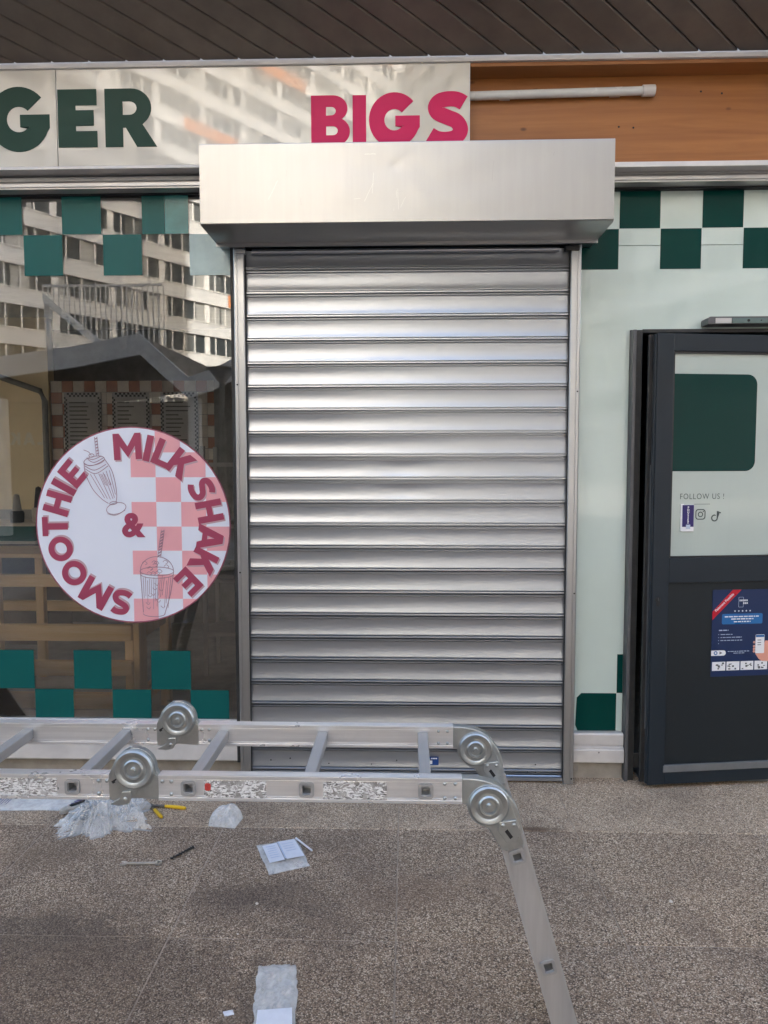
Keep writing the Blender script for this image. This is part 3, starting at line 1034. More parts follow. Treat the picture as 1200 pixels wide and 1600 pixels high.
for i in range(-4, 1):
    x0 = -1.9355 + .4065 * i
    sq(x0 - .2035 + .0015, x0 - .0015, 2.7815, 2.966, 'teal') if i > -9 else None
    sq(x0 + .003, x0 + .2005, 2.5775, 2.7785, 'teal')
sq(-1.7335, -1.5345, 2.7815, 2.966, 'teal')
sq(-1.327, -1.213, 2.7785, 2.966, 'teal')
sq(-1.211, -1.0925, 2.7785, 2.966, 'mid_teal')
sq(-1.5275, -1.3305, 2.577, 2.778, 'teal')
sq(-1.089, -.885, 2.574, 2.776, 'pale_teal')
for i in range(-4, 1):
    pass
for x0, x1 in ((-2.77, -2.57), (-2.36, -2.158), (-2.158, -1.951), (-1.740, -1.541), (-1.331, -1.123)):
    if x0 == -2.158:
        continue
    sq(x0, x1, .452, .657, 'teal')
sq(-2.152, -1.951, .452, .656, 'teal')
for x0, x1 in ((-2.36, -2.155), (-1.950, -1.746), (-1.539, -1.335), (-1.126, -.925)):
    sq(x0, x1, .298, .4495, 'teal')

# ------------------------------------------------------------------ round sticker
DCX, DCZ, DR = -1.409, 1.3115, .5075
rs = empty('round_sticker', (0, 0, 0), label='round pink and white MILK SHAKE & SMOOTHIE sticker on the shop window', cat='sticker')
yy = GY - .002


def disc(name, r, y, mat):
    p = arc(DCX, DCZ, r, 0, 360, 72)[:-1]
    return MB().prism(p, y, y + .0004, 'y').build(name, mat, rs)


disc('rim', DR, yy, 'disc_rim')
disc('backing', DR - .007, yy - .0006, 'disc')


def clip_cell(x0, x1, z0, z1, r):
    poly = arc(0, 0, r, 0, 360, 96)[:-1]
    for ax, lim, sgn in ((0, x0, 1), (0, x1, -1), (1, z0, 1), (1, z1, -1)):
        out = []
        for i, p in enumerate(poly):
            q = poly[(i + 1) % len(poly)]
            a = sgn * (p[ax] - lim) >= 0
            b = sgn * (q[ax] - lim) >= 0
            if a:
                out.append(p)
            if a != b:
                t = (lim - p[ax]) / (q[ax] - p[ax])
                out.append((p[0] + t * (q[0] - p[0]), p[1] + t * (q[1] - p[1])))
        poly = out
        if not poly:
            return []
    return poly


U = DR / 460.0                     # sticker drawing unit
xs = [-4, 112, 229, 346, 470]
zs = [470, 340, 225, 110, -5, -118, -230, -345, -470]
for a in range(4):
    for b in range(8):
        if (a + b) % 2 == 1:
            pl = clip_cell(xs[a] * U, xs[a + 1] * U, zs[b + 1] * U, zs[b] * U, DR - .0075)
            if len(pl) > 2:
                MB().prism([(p[0] + DCX, p[1] + DCZ) for p in pl], yy - .0012, yy - .0008, 'y').build('pink_square', 'disc_pink', rs)
LET = [('M', -2.6), ('I', 12.7), ('L', 23.5), ('K', 38.8), ('S', 62.5), ('H', 79.5), ('A', 99.0), ('K', 117.2), ('E', 135.8),
       ('S', 190.2), ('M', 210.0), ('O', 231.6), ('O', 252.2), ('T', 269.2), ('H', 286.3), ('I', 299.2), ('E', 311.0)]
for ch, a in LET:
    me, w = GT[ch]
    rr = (368 if ch != 'O' else 362) * U
    x, z = DCX + rr * math.sin(R(a)), DCZ + rr * math.cos(R(a))
    hgt = 122 * U if ch != 'O' else 112 * U
    flat('letter_shade', me, 'disc_shadow', rs, x + .006, yy - .0018, z + (.009 if 150 < a < 330 else -.008), R(a), hgt, hgt)
    flat('letter', me, 'disc_letter', rs, x, yy - .0026, z, R(a), hgt, hgt)
amp = text_mesh('ampersand', '&', 1.0, .045, .0006)
flat('ampersand', amp, 'disc_letter', rs, DCX - 2 * U, yy - .0026, DCZ - 3 * U, 0, 150 * U, 150 * U)


def pt(x, y):                      # sticker drawing coordinates (zoomed picture units) -> x,z
    return (DCX + (x - 624) * U, DCZ - (y - 540) * U)


dr = MB()


def line(pts, w=3.2, smooth=True):
    P = [pt(*p) for p in pts]
    if smooth and len(P) > 2:
        P = catmull(P, 6)
    stroke_strip(dr, P, w * U, yy - .0030)


def ell(cx, cy, rx, ry, rot=0, a0=0, a1=360, w=3.0):
    P = []
    for i in range(29):
        a = R(a0 + (a1 - a0) * i / 28)
        x, y = rx * math.cos(a), ry * math.sin(a)
        P.append(pt(cx + x * math.cos(rot) - y * math.sin(rot), cy + x * math.sin(rot) + y * math.cos(rot)))
    stroke_strip(dr, P, w * U, yy - .0030)


# milk shake glass
line([(402, 250), (408, 300), (440, 370), (480, 415), (512, 437)])
line([(500, 232), (530, 280), (546, 340), (552, 400), (548, 430)])
ell(450, 238, 50, 20, -0.2)
line([(405, 262), (450, 282), (505, 255)])
line([(405, 275), (455, 298), (515, 262)])
line([(402, 250), (430, 262), (470, 250), (500, 232)])
line([(415, 225), (445, 232), (485, 216)])
line([(420, 232), (450, 246), (495, 224)])
for a, b in (((430, 300), (495, 412)), ((447, 300), (508, 415)), ((470, 298), (522, 418)), ((490, 292), (534, 415)), ((505, 285), (541, 410)), ((520, 282), (546, 395)), ((478, 300), (500, 352)), ((484, 300), (508, 356)), ((496, 300), (520, 352)), ((508, 300), (527, 350))):
    line([a, b], 2.6, False)
ell(548, 460, 47, 26, -0.25)
ell(535, 435, 18, 7, -0.2)
line([(505, 485), (545, 492), (590, 468)], 2.4)
line([(454, 128), (461, 216)], 2.6, False)
line([(466, 127), (471, 214)], 2.6, False)
for q in range(6):
    line([(456 + q * 1.4, 138 + q * 14), (467 + q * 1.2, 132 + q * 14)], 5, False)
line([(437, 214), (425, 198), (402, 188)], 3)
ell(438, 214, 12, 8)
dr.build('glass_drawing', 'disc_line', rs, fix=False)
# take-away cup
dr = MB()
line([(655, 755), (660, 850), (665, 950)])
line([(812, 755), (795, 860), (765, 960)])
ell(733, 755, 80, 20, 0)
ell(733, 770, 77, 18, 0, 0, 180)
ell(733, 752, 78, 66, 0, 180, 360)
ell(716, 955, 52, 15, 0, 0, 180)
for q in range(14):
    x = 668 + q * 10
    line([(x, 780 + random.uniform(-5, 20)), (x - q * 1.4 + 2, 860 + random.uniform(-10, 75))], 2.2, False)
for q in range(12):
    x, y = random.uniform(670, 790), random.uniform(710, 765)
    line([(x - 11, y), (x, y - 8), (x + 12, y + 2), (x + 2, y + 9)], 2.4)
for q in range(10):
    x, y = random.uniform(672, 760), random.uniform(800, 940)
    line([(x - 8, y - 5), (x + 4, y + 6), (x + 12, y - 4)], 2.4)
line([(758, 560), (738, 690)], 2.6, False)
line([(772, 560), (752, 690)], 2.6, False)
for q in range(9):
    line([(756 - q * 2.0, 572 + q * 14), (770 - q * 2.0, 564 + q * 14)], 6, False)
dr.build('cup_drawing', 'disc_line', rs, fix=False)

# ------------------------------------------------------------------ white wall panel right of the shutter
wp = empty('wall_panel', (0, 0, 0), label='pale mint glazed wall panel with dark green checker squares by the door', cat='wall panel')
PYR = .10
MB().box(.849, 3.2, PYR, PYR + .01, 2.706, 2.972).build('upper_panel', 'panel', wp)
MB().prism([(.849, .246), (1.114, .246), (1.114, 2.292), (3.2, 2.292), (3.2, 2.703), (.849, 2.703)], PYR, PYR + .01, 'y').build('side_panel', 'panel', wp)
MB().box(.849, 3.2, PYR + .0105, PYR + .03, 2.28, 2.9735).build('backing', 'rubber', wp)
MB().box(.849, 1.114, PYR + .0105, PYR + .03, .10, 2.28).build('backing', 'rubber', wp)
qy = PYR - .0012
for i in range(0, 6):
    sq(1.0525 + .405 * i, 1.2515 + .405 * i, 2.7875, 2.969, 'sq_r', wp, qy)
    sq(.850 + .405 * i, 1.050 + .405 * i, 2.589, 2.7855, 'sq_r', wp, qy)
pl = [(.886, .246), (1.0825, .246), (1.0825, .4435), (.903, .4435), (.880, .420), (.874, .275)]
MB().prism(pl, qy, qy + .0009, 'y').build('square_decal', 'sq_r', wp)
sq(1.0835, 1.113, .4455, .648, 'sq_r', wp, qy)
sp2 = [(.14, .2445), (.066, .2445), (.060, .236), (.060, .186), (.064, .181), (.064, .176), (.052, .172), (.052, .165), (.046, .160), (.046, .098), (.050, .094), (.14, .094)]
MB().open_profile(sp2, .852, 1.112).build('sill', 'sill', wp)
MB().lathe_y([(0, -.001), (.0035, -.0008), (.004, .0004)], (.985, .046, .150), 10).build('screw', 'black', wp, True)

# ------------------------------------------------------------------ door frame and door
df = empty('door_frame', (1.13, .1, 0), label='dark metal door jamb beside the pale wall panel', cat='door frame')
df.location = (0, 0, 0)
MB().box(1.116, 1.133, .045, .16, .0, 2.285).build('jamb', 'jamb', df, bevel=.002)
MB().box(1.1335, 1.166, .060, .16, .0, 2.280).build('jamb_stop', 'rubber', df, bevel=.001)
MB().box(1.167, 2.3, .065, .16, 2.272, 2.290).build('head', 'rubber', df, bevel=.002)
MB().box(2.17, 2.22, .060, .16, 0, 2.271).build('jamb', 'rubber', df, bevel=.002)
MB().box(1.20, 2.16, .065, .20, -.005, .012).build('threshold', 'kick', df, bevel=.002)

DA = math.atan2(.13, .94)
do = empty('shop_door', (1.205, -.05, 0), DA, 'anthracite shop door standing ajar with frosted glass and lower panel', 'door')
LW, T = .949, .055
MB().box(0, .085, 0, T, .022, 2.252).build('stile', 'anthracite', do, bevel=.003)
MB().box(LW - .085, LW, 0, T, .022, 2.252).build('stile', 'anthracite', do, bevel=.003)
MB().box(.0852, LW - .0852, .001, T - .001, 2.168, 2.252).build('top_rail', 'anthracite', do, bevel=.003)
MB().box(.0852, LW - .0852, .001, T - .001, 1.040, 1.164).build('middle_rail', 'anthracite', do, bevel=.003)
MB().box(.0852, LW - .0852, .001, T - .001, .022, .084).build('bottom_rail', 'anthracite', do, bevel=.003)
MB().box(.0852, LW - .0852, .014, T - .014, .0845, 1.0395).build('lower_panel', 'anthracite2', do)
MB().box(.078, LW - .078, -.003, .013, .0845, .120).build('kick_strip', 'kick', do, bevel=.002)
MB().box(.0852, LW - .0852, .016, .026, 1.1645, 2.1675).build('frosted_pane', 'film', do)
for a in ((.0854, .093, 1.165, 2.167), (LW - .093, LW - .0854, 1.165, 2.167)):
    MB().box(a[0], a[1], .006, .0155, a[2], a[3]).build('gasket', 'rubber', do)
MB().box(.0935, LW - .0935, .006, .0155, 2.158, 2.167).build('gasket', 'rubber', do)
MB().box(.0935, LW - .0935, .006, .0155, 1.165, 1.172).build('gasket', 'rubber', do)
# edge details on the lock side: gasket lips and steel strip
MB().box(-.010, -.0005, .006, .016, .03, 2.245).build('edge_lip', 'anthracite', do, bevel=.001)
MB().box(-.006, -.0005, .022, .030, .03, 2.245).build('edge_strip', 'jamb', do)
MB().box(-.026, -.0005, .036, .050, .026, 2.25).build('edge_rebate', 'rubber', do, bevel=.002)
MB().box(-.008, -.0008, .0305, .035, .30, 1.62).build('lock_plate', 'kick', do)
lk = MB().lathe_y([(0, -.004), (.010, -.004), (.013, -.001), (.013, .002)], (.031, 0, .962), 20).build('lock', 'black', do, True)
MB().prism(rrect(.022, .925, .040, .955, .008), -.003, .001, 'y').build('lock_body', 'black', do)
MB().box(.0305, .0325, -.0055, -.0042, .955, .970).build('keyhole', 'jamb', lk)
# vinyl on the glass
fy = .0152
p = [(.0935, 1.589), (.474, 1.589)] + arc(.474, 1.639, .050, -90, 0, 8) + arc(.474, 2.012, .050, 0, 90, 8) + [(.0935, 2.062)]
MB().prism(p, fy, fy + .0006, 'y').build('green_vinyl', 'film_green', do)
flat('follow_us_lettering', text_mesh('f', 'FOLLOW US !', .047, -.0003, .0004, spacing=1.15), 'ink', do, .254, fy, 1.464, 0, .72, .85)
MB().box(.213, .296, fy, fy + .0005, 1.4262, 1.4282).build('underline', 'ink', do)
ic = contour_mesh('icon', [rrect(-.026, -.026, .026, .026, .014), rrect(-.0215, -.0215, .0215, .0215, .011)[::-1], arc(0, 0, .0135, 0, 360, 24)[:-1], arc(0, 0, .009, 0, 360, 24)[:-1][::-1], arc(.0145, .0145, .003, 0, 360, 10)[:-1]], .0005)
flat('camera_icon', ic, 'ink', do, .2475, fy, 1.3765)
ic2 = contour_mesh('icon', [stroke([(-.004, .005)] + arc(-.009, -.010, .0145, 70, 360, 22) + [(.0055, .024), (.011, .020), (.018, .016), (.024, .015)], .006)], .0005)
flat('note_icon', ic2, 'ink', do, .330, fy, 1.368)

dc = empty('door_closer', (0, 0, 0), label='grey door closer box above the top of the door', cat='door closer')
p = [(1.463, 2.303), (1.463, 2.325)] + arc(1.475, 2.326, .012, 180, 90, 5) + [(2.05, 2.338), (2.05, 2.303)]
MB().prism(p, .005, .097, 'y').build('body', 'jamb', dc)
MB().box(1.497, 1.573, .0015, .0045, 2.306, 2.330).build('face_plate', 'mould', dc)
MB().box(1.577, 1.745, .0015, .0045, 2.306, 2.330).build('cover', 'closer_cover', dc)
MB().lathe_y([(0, -.002), (.006, -.002), (.007, .001)], (1.655, .001, 2.318), 14).build('screw', 'black', dc, True)
MB().lathe_y([(0, -.001), (.003, -.001), (.0035, .001)], (1.715, .001, 2.318), 10).build('screw', 'black', dc, True)

# push label on the glass
pl_ = empty('push_label', (1.205, -.05, 0), DA, 'small purple and white vertical POUSSEZ label on the door glass', 'label')
MB().box(.143, .157, .0095, .0144, 1.296, 1.428).build('side', 'white', pl_)
MB().box(.150, .211, .009, .0144, 1.293, 1.425).build('card', 'white', pl_, bevel=.001)
MB().box(.1505, .2095, .008, .0088, 1.316, 1.424).build('print', 'purple', pl_)
for k_, ch in enumerate('POUSSEZ'):
    flat('letter', text_mesh('l', ch, .0145, .0004, .0003), 'white', pl_, .180, .0075, 1.411 - k_ * .0122)
MB().box(.170, .192, .0072, .0078, 1.306, 1.327).build('pictogram', 'bluetext', pl_)

# poster on the lower panel
po = empty('poster', (1.205, -.05, 0), DA, 'navy poster with red Paiement Possible corner ribbon on the lower door panel', 'poster')
QX0, QX1, QZ0, QZ1 = .322, .665, .560, .999
MB().box(QX0, QX1, .0122, .0136, QZ0, QZ1).build('sheet', 'navy', po)
py = .0116


def P_(u, v):                      # poster picture units (95 wide x 150 high crop at 10.66) -> local x,z
    return (QX0 + (u - 110) / 1013 * 95 * .003395, QZ1 - (v - 90) / 1600 * 150 * .00323)


def ppoly(name, pts, mat, y=py):
    MB().prism([P_(*q) for q in pts], y, y + .0004, 'y').build(name, mat, po)


ppoly('ribbon', [(112, 450), (440, 92), (585, 92), (112, 590)], 'red')
tm = text_mesh('t', 'Paiement Possible', .0175, .0003, .0003)
cx_, cz_ = P_(305, 300)
flat('ribbon_lettering', tm, 'white', po, cx_, py - .0006, cz_, R(-43))
q = [P_(*p_) for p_ in ((540, 215), (622, 215), (622, 385), (540, 385))]
ox, oz = q[3]
wx, wz = q[1][0] - ox, q[1][1] - oz
flat('phone_logo', contour_mesh('c', [rrect(0, 0, wx, wz, .003), rrect(.0016, .0016, wx - .0016, wz - .0016, .002)[::-1]], .0004), 'bluetext', po, ox, py, oz)
for k_, (u, v, ww) in enumerate(((555, 272, 140), (615, 318, 85))):
    x0, z0 = P_(u, v + 14)
    x1, z1 = P_(u + ww, v - 14)
    n_ = 6 if k_ == 0 else 3
    mb = MB()
    for s_ in range(n_):
        mb.box(x0 + (x1 - x0) * s_ / n_, x0 + (x1 - x0) * (s_ + .7) / n_, py - .0008, py - .0004, z0, z1)
    mb.build('logo_lettering', 'white', po, fix=False)
for k_ in range(5):
    x, z = P_(485 + k_ * 63, 447)
    star = []
    for s_ in range(10):
        r_ = .0052 if s_ % 2 == 0 else .0024
        star.append((x + r_ * math.sin(s_ * math.pi / 5), z + r_ * math.cos(s_ * math.pi / 5)))
    MB().prism(star, py, py + .0004, 'y').build('star', 'white', po)
a, b = P_(272, 665), P_(948, 492)
MB().prism(rrect(a[0], a[1], b[0], b[1], .008), py, py + .0004, 'y').build('blue_box', 'pblue', po)


def bars(name, rows, mat, y):
    mb = MB()
    rnd = random.Random(5)
    for (u0, u1, v, hh) in rows:
        u = u0
        while u < u1:
            w = rnd.uniform(22, 80)
            e = min(u1, u + w)
            x0, z0 = P_(u, v + hh)
            x1, z1 = P_(e, v - hh)
            mb.box(x0, x1, y, y + .0003, z0, z1)
            u = e + 12
    tag(mb.build(name, mat, po, fix=False), kind='stuff')


bars('box_text', [(318, 885, 540, 9), (425, 795, 580, 9), (470, 748, 625, 9)], 'white', py - .0006)
bars('list_text', [(228, 385, 765, 9), (258, 455, 835, 6), (258, 610, 885, 6), (258, 625, 935, 6), (222, 232, 835, 6), (222, 232, 885, 6), (222, 232, 935, 6), (222, 232, 985, 6), (385, 750, 1122, 5), (480, 660, 1152, 5)], 'bluetext', py)
a, b = P_(100, 1188), P_(355, 1100)
MB().prism([(QX0, a[1]), (b[0] - .012, a[1])] + arc(b[0] - .0142, (a[1] + b[1]) / 2, (b[1] - a[1]) / 2, -90, 90, 8) + [(QX0, b[1])], py, py + .0004, 'y').build('store_badge', 'white', po)
x, z = P_(182, 1142)
flat('badge_icon', contour_mesh('c', [arc(0, 0, .010, 0, 360, 18)[:-1], arc(0, 0, .005, 0, 360, 18)[:-1][::-1]], .0003), 'pblue', po, x, py - .0006, z)
x, z = P_(268, 1142)
MB().prism([(x - .007, z - .008), (x + .009, z), (x - .007, z + .008)], py - .0006, py - .0002, 'y').build('badge_icon', 'kick', po)
ppoly('hand', [(845, 1170), (905, 1260), (960, 1300), (1130, 1310), (1130, 960), (1010, 955), (985, 1010), (985, 1165)], 'skin')
for v in (978, 1045, 1090, 1132):
    x, z = P_(822, v)
    MB().prism(arc(x, z, .0062, 0, 360, 12)[:-1], py, py + .0004, 'y').build('finger', 'skin', po)
a, b = P_(842, 1165), P_(990, 850)
MB().prism(rrect(a[0], a[1], b[0], b[1], .004), py - .0008, py - .0004, 'y').build('phone', 'white', po)
a, b = P_(846, 893), P_(986, 856)
MB().box(a[0], b[0], py - .0014, py - .0010, a[1], b[1]).build('phone_header', 'pblue', po)
for k_, (u, v) in enumerate(((875, 942), (875, 985), (875, 1022))):
    a, b = P_(u, v + 6), P_(u + 60, v - 6)
    MB().box(a[0], b[0], py - .0014, py - .0010, a[1], b[1]).build('phone_line', 'kick', po)
for k_, (u0, u1) in enumerate(((130, 350), (370, 585), (605, 818), (838, 1050))):
    a, b = P_(u0, 1440), P_(u1, 1292)
    MB().box(a[0], b[0], py, py + .0004, a[1], b[1]).build('photo_strip_picture', 'white', po)
    mb = MB()
    rnd = random.Random(k_)
    for s_ in range(7):
        x = rnd.uniform(a[0] + .004, b[0] - .014)
        z = rnd.uniform(a[1] + .004, b[1] - .012)
        mb.box(x, x + rnd.uniform(.005, .013), py - .0006 - s_ * .0001, py - .0004 - s_ * .0001, z, z + rnd.uniform(.003, .010))
    mb.build('photo_strip_print', 'jamb', po, fix=False)

# ================================================================== INTERIOR FURNITURE
def plank(par, x0, x1, y0, y1, z0, z1, mat='pine', name='plank'):
    return MB().box(x0, x1, y0, y1, z0, z1).build(name, mat, par, bevel=.004, seg=1)


b1 = empty('wooden_bench', (0, 0, 0), label='pine plank bench nearest the glass inside the shop window', cat='bench')
plank(b1, -3.6, -1.60, .52, .56, .596, .692)
plank(b1, -3.6, -1.60, .52, .56, .390, .478)
plank(b1, -3.6, -1.60, .52, .56, .195, .286)
plank(b1, -1.655, -1.605, .565, .66, .05, .70, 'pine_z', 'leg')
plank(b1, -1.590, -1.555, .53, .66, .05, .70, 'pine_z', 'leg')
plank(b1, -3.0, -2.93, .565, .66, .05, .70, 'pine_z', 'leg')
plank(b1, -1.598, -1.555, .67, 1.02, .596, .69, 'pine_z')
plank(b1, -1.598, -1.555, .67, 1.02, .195, .286, 'pine_z')
plank(b1, -1.60, -1.54, 1.025, 1.085, .05, .70, 'pine_z', 'leg')
b2 = empty('wooden_table', (0, 0, 0), label='pine slat table behind the front bench in the shop window', cat='table')
plank(b2, -4.2, -1.95, 1.60, 1.64, .73, .82)
plank(b2, -4.2, -2.00, 1.50, 2.00, .955, .985)
plank(b2, -4.2, -2.00, 1.96, 2.00, .48, .56)
for x in (-3.05, -2.72, -2.02):
    plank(b2, x, x + .06, 1.645, 1.70, .05, .95, 'pine_z', 'leg')
b3 = empty('shelf_rack', (0, 0, 0), label='dim grey metal rack at the right end of the shop interior', cat='rack')
for z in (.35, .75, 1.15, 1.6):
    MB().box(-1.5, -.95, 1.7, 2.1, z, z + .03).build('shelf', 'board', b3)
for x, y in ((-1.5, 1.7), (-.98, 1.7), (-1.5, 2.07), (-.98, 2.07)):
    MB().box(x, x + .03, y, y + .03, .05, 1.75).build('post', 'board', b3)

co = empty('counter', (0, 0, 0), label='serving counter with teal band at the left of the shop interior', cat='counter')
MB().box(-6, -3.20, 2.62, 3.3, .05, .93).build('body', 'counter_dark', co)
MB().box(-6, -3.185, 2.60, 3.3, .931, .955).build('ledge', 'tile_a', co)
MB().box(-6, -3.20, 2.62, 3.3, .956, 1.085).build('teal_band', 'teal', co)
MB().box(-6, -3.18, 2.59, 3.32, 1.086, 1.108).build('top', 'tile_a', co)
MB().box(-6, -3.25, 3.05, 3.06, 1.109, 1.20).build('guard', 'board', co)
for (x, y, lab, mat_, s_) in ((-3.40, 2.72, 'dark pot with black crumbs on the counter edge', 'black', 1.0), (-3.245, 2.80, 'pale dispenser bottle at the end of the counter', 'tile_a', 1.25)):
    t_ = empty('counter_jar', (x, y, 1.109), label=lab, cat='jar')
    MB().lathe_z([(0, 0), (.055, 0), (.06, .08 * s_), (.05, .10 * s_), (0, .10 * s_)], (0, 0, 0), 16).build('pot', mat_, t_, True)
    MB().lathe_z([(0, .101 * s_), (.04, .101 * s_), (.03, .18 * s_), (.022, .24 * s_), (0, .25 * s_)], (0, 0, 0), 16).build('lid', 'board' if mat_ == 'black' else 'black', t_, True)

# ================================================================== FOLDING LADDER
la = empty('folding_ladder', (0, 0, 0), label='aluminium multi-position folding ladder set up as a low platform', cat='ladder')
ZC = .8355
RH = .032                          # half height of rail
NY, FY, RT = -1.955, -1.595, .026  # outer face of near rail, inner start of far rail, rail thickness
RUNGS_A = [-.5385, -.2455, .0475]
RUNGS_B = [-.829, -1.122, -1.415]


def rail_mesh(x0, x1, y0, y1, zc, holes, mat, par, name='rail', ang=0.0, org=(0, 0)):
    """hollow rail: pierced outer and inner plates with rounded top and bottom flanges"""
    out = rrect(x0, zc - RH, x1, zc + RH, .0015, 2)
    hs = [rrect(h - .0125, zc - .0125, h + .0125, zc + .0125, .005, 4)[::-1] for h in holes]
    pl = contour_mesh('plate', [out] + hs, .002)
    mats = []
    mb = MB()
    for y in (y0 + .001, y1 - .001):
        me = pl.copy()
        me.transform(Matrix.Translation((0, y, 0)) @ ROT_X90)
        mb.add([tuple(v.co) for v in me.vertices], [tuple(p.vertices) for p in me.polygons])
    for s_ in (-1, 1):
        z0, z1 = sorted((zc + s_ * RH, zc + s_ * (RH - .0075)))
        mb.box(x0, x1, y0 - .0028, y1 + .0028, z0, z1)
        z2, z3 = sorted((zc + s_ * (RH - .0105), zc + s_ * (RH - .0125)))
        mb.box(x0, x1, y0 - .0010, y0 + .0003, z2, z3)
        mb.box(x0, x1, y1 - .0003, y1 + .0005, z2, z3)
    if ang:
        mm = Matrix.Translation((org[0], 0, org[1])) @ Matrix.Rotation(ang, 4, 'Y')
        mb.v = [tuple(mm @ Vector(v)) for v in mb.v]
    return mb.build(name, mat, par, bevel=.0012, seg=2)


for y0, y1 in ((NY, NY + RT), (FY, FY + RT)):
    rail_mesh(-.614, .1365, y0, y1, ZC, RUNGS_A if y0 == NY else RUNGS_A, 'alu', la)
    rail_mesh(-1.50, -.737, y0, y1, ZC, RUNGS_B, 'alu', la)


def rung(x, z, ang=0.0, mat='rung'):
    h = .0122
    o_ = rrect(-h, -h, h, h, .0045, 4)
    i_ = rrect(-h + .002, -h + .002, h - .002, h - .002, .003, 4)
    n = len(o_)
    ya, yb = NY - .0015, FY + RT + .0015
    vs = [(p[0], y, p[1]) for y in (ya, yb) for p in o_] + [(p[0], y, p[1]) for y in (ya, yb) for p in i_]
    fs = []
    for i in range(n):
        j = (i + 1) % n
        fs += [(i, j, n + j, n + i), (2 * n + i, 3 * n + i, 3 * n + j, 2 * n + j), (i, 2 * n + i, 2 * n + j, j), (n + i, n + j, 3 * n + j, 3 * n + i)]
    mb = MB().add(vs, fs)
    # swaged collars on both outer faces
    for y0, y1 in ((NY - .0055, NY - .0016), (FY + RT + .0016, FY + RT + .0055)):
        oo = rrect(-.0185, -.0185, .0185, .0185, .007, 5)
        ii = rrect(-.0122, -.0122, .0122, .0122, .0045, 5)
        k = len(oo)
        vs = [(p[0], y, p[1]) for y in (y0, y1) for p in oo] + [(p[0], y, p[1]) for y in (y0, y1) for p in ii]
        fs = []
        for i in range(k):
            j = (i + 1) % k
            fs += [(i, j, k + j, k + i), (2 * k + i, 3 * k + i, 3 * k + j, 2 * k + j), (i, 2 * k + i, 2 * k + j, j), (k + i, k + j, 3 * k + j, 3 * k + i)]
        mb.add(vs, fs)
    # square sleeve seen between the rails, with the flat ribbed tread
    mb.box(-.0145, .0145, NY + RT, FY, -.0135, -.0123)
    mm = Matrix.Translation((x, 0, z)) @ Matrix.Rotation(ang, 4, 'Y')
    mb.v = [tuple(mm @ Vector(v)) for v in mb.v]
    r_ = mb.build('rung', mat, la, bevel=0)
    sl = MB().box(-.0150, .0150, NY + RT + .001, FY - .001, -.0150, .0150)
    sl.v = [tuple(mm @ Vector(v)) for v in sl.v]
    sl.build('rung_sleeve', 'rung', r_, bevel=.003)
    return r_


for x in RUNGS_A + RUNGS_B:
    rung(x, ZC)
LEG_A = math.atan2(.283, 1.0)      # outward lean of the end legs


def rivet(par, x, y, z, s=-1, r=.0048):
    MB().lathe_y([(0, s * .0036), (r * .55, s * .0032), (r * .9, s * .0018), (r, 0)], (x, y, z), 12).build('rivet', 'steel', par, True)


ring_prof = [(0, -.0035), (.006, -.0035), (.008, -.0015), (.016, -.0015), (.0185, -.0055), (.023, -.0060), (.0265, -.0025), (.033, -.0020), (.0365, -.0045), (.0455, -.0050), (.0490, -.0015), (.0500, .0030)]


def hinge_disc(par, x, y, z, s, sc=1.0):
    pr = [(r * sc, (t if s < 0 else -t)) for r, t in ring_prof]
    d = MB().lathe_y(pr, (x, y, z), 44).build('disc', 'steel', par, True)
    hx = [(.0075 * math.cos(R(60 * i)), .0075 * math.sin(R(60 * i))) for i in range(6)]
    y0, y1 = sorted((y + s * .0035, y + s * .009))
    MB().prism([(x + a, z + b) for a, b in hx], y0, y1, 'y').build('bolt', 'steel', d, bevel=.001)


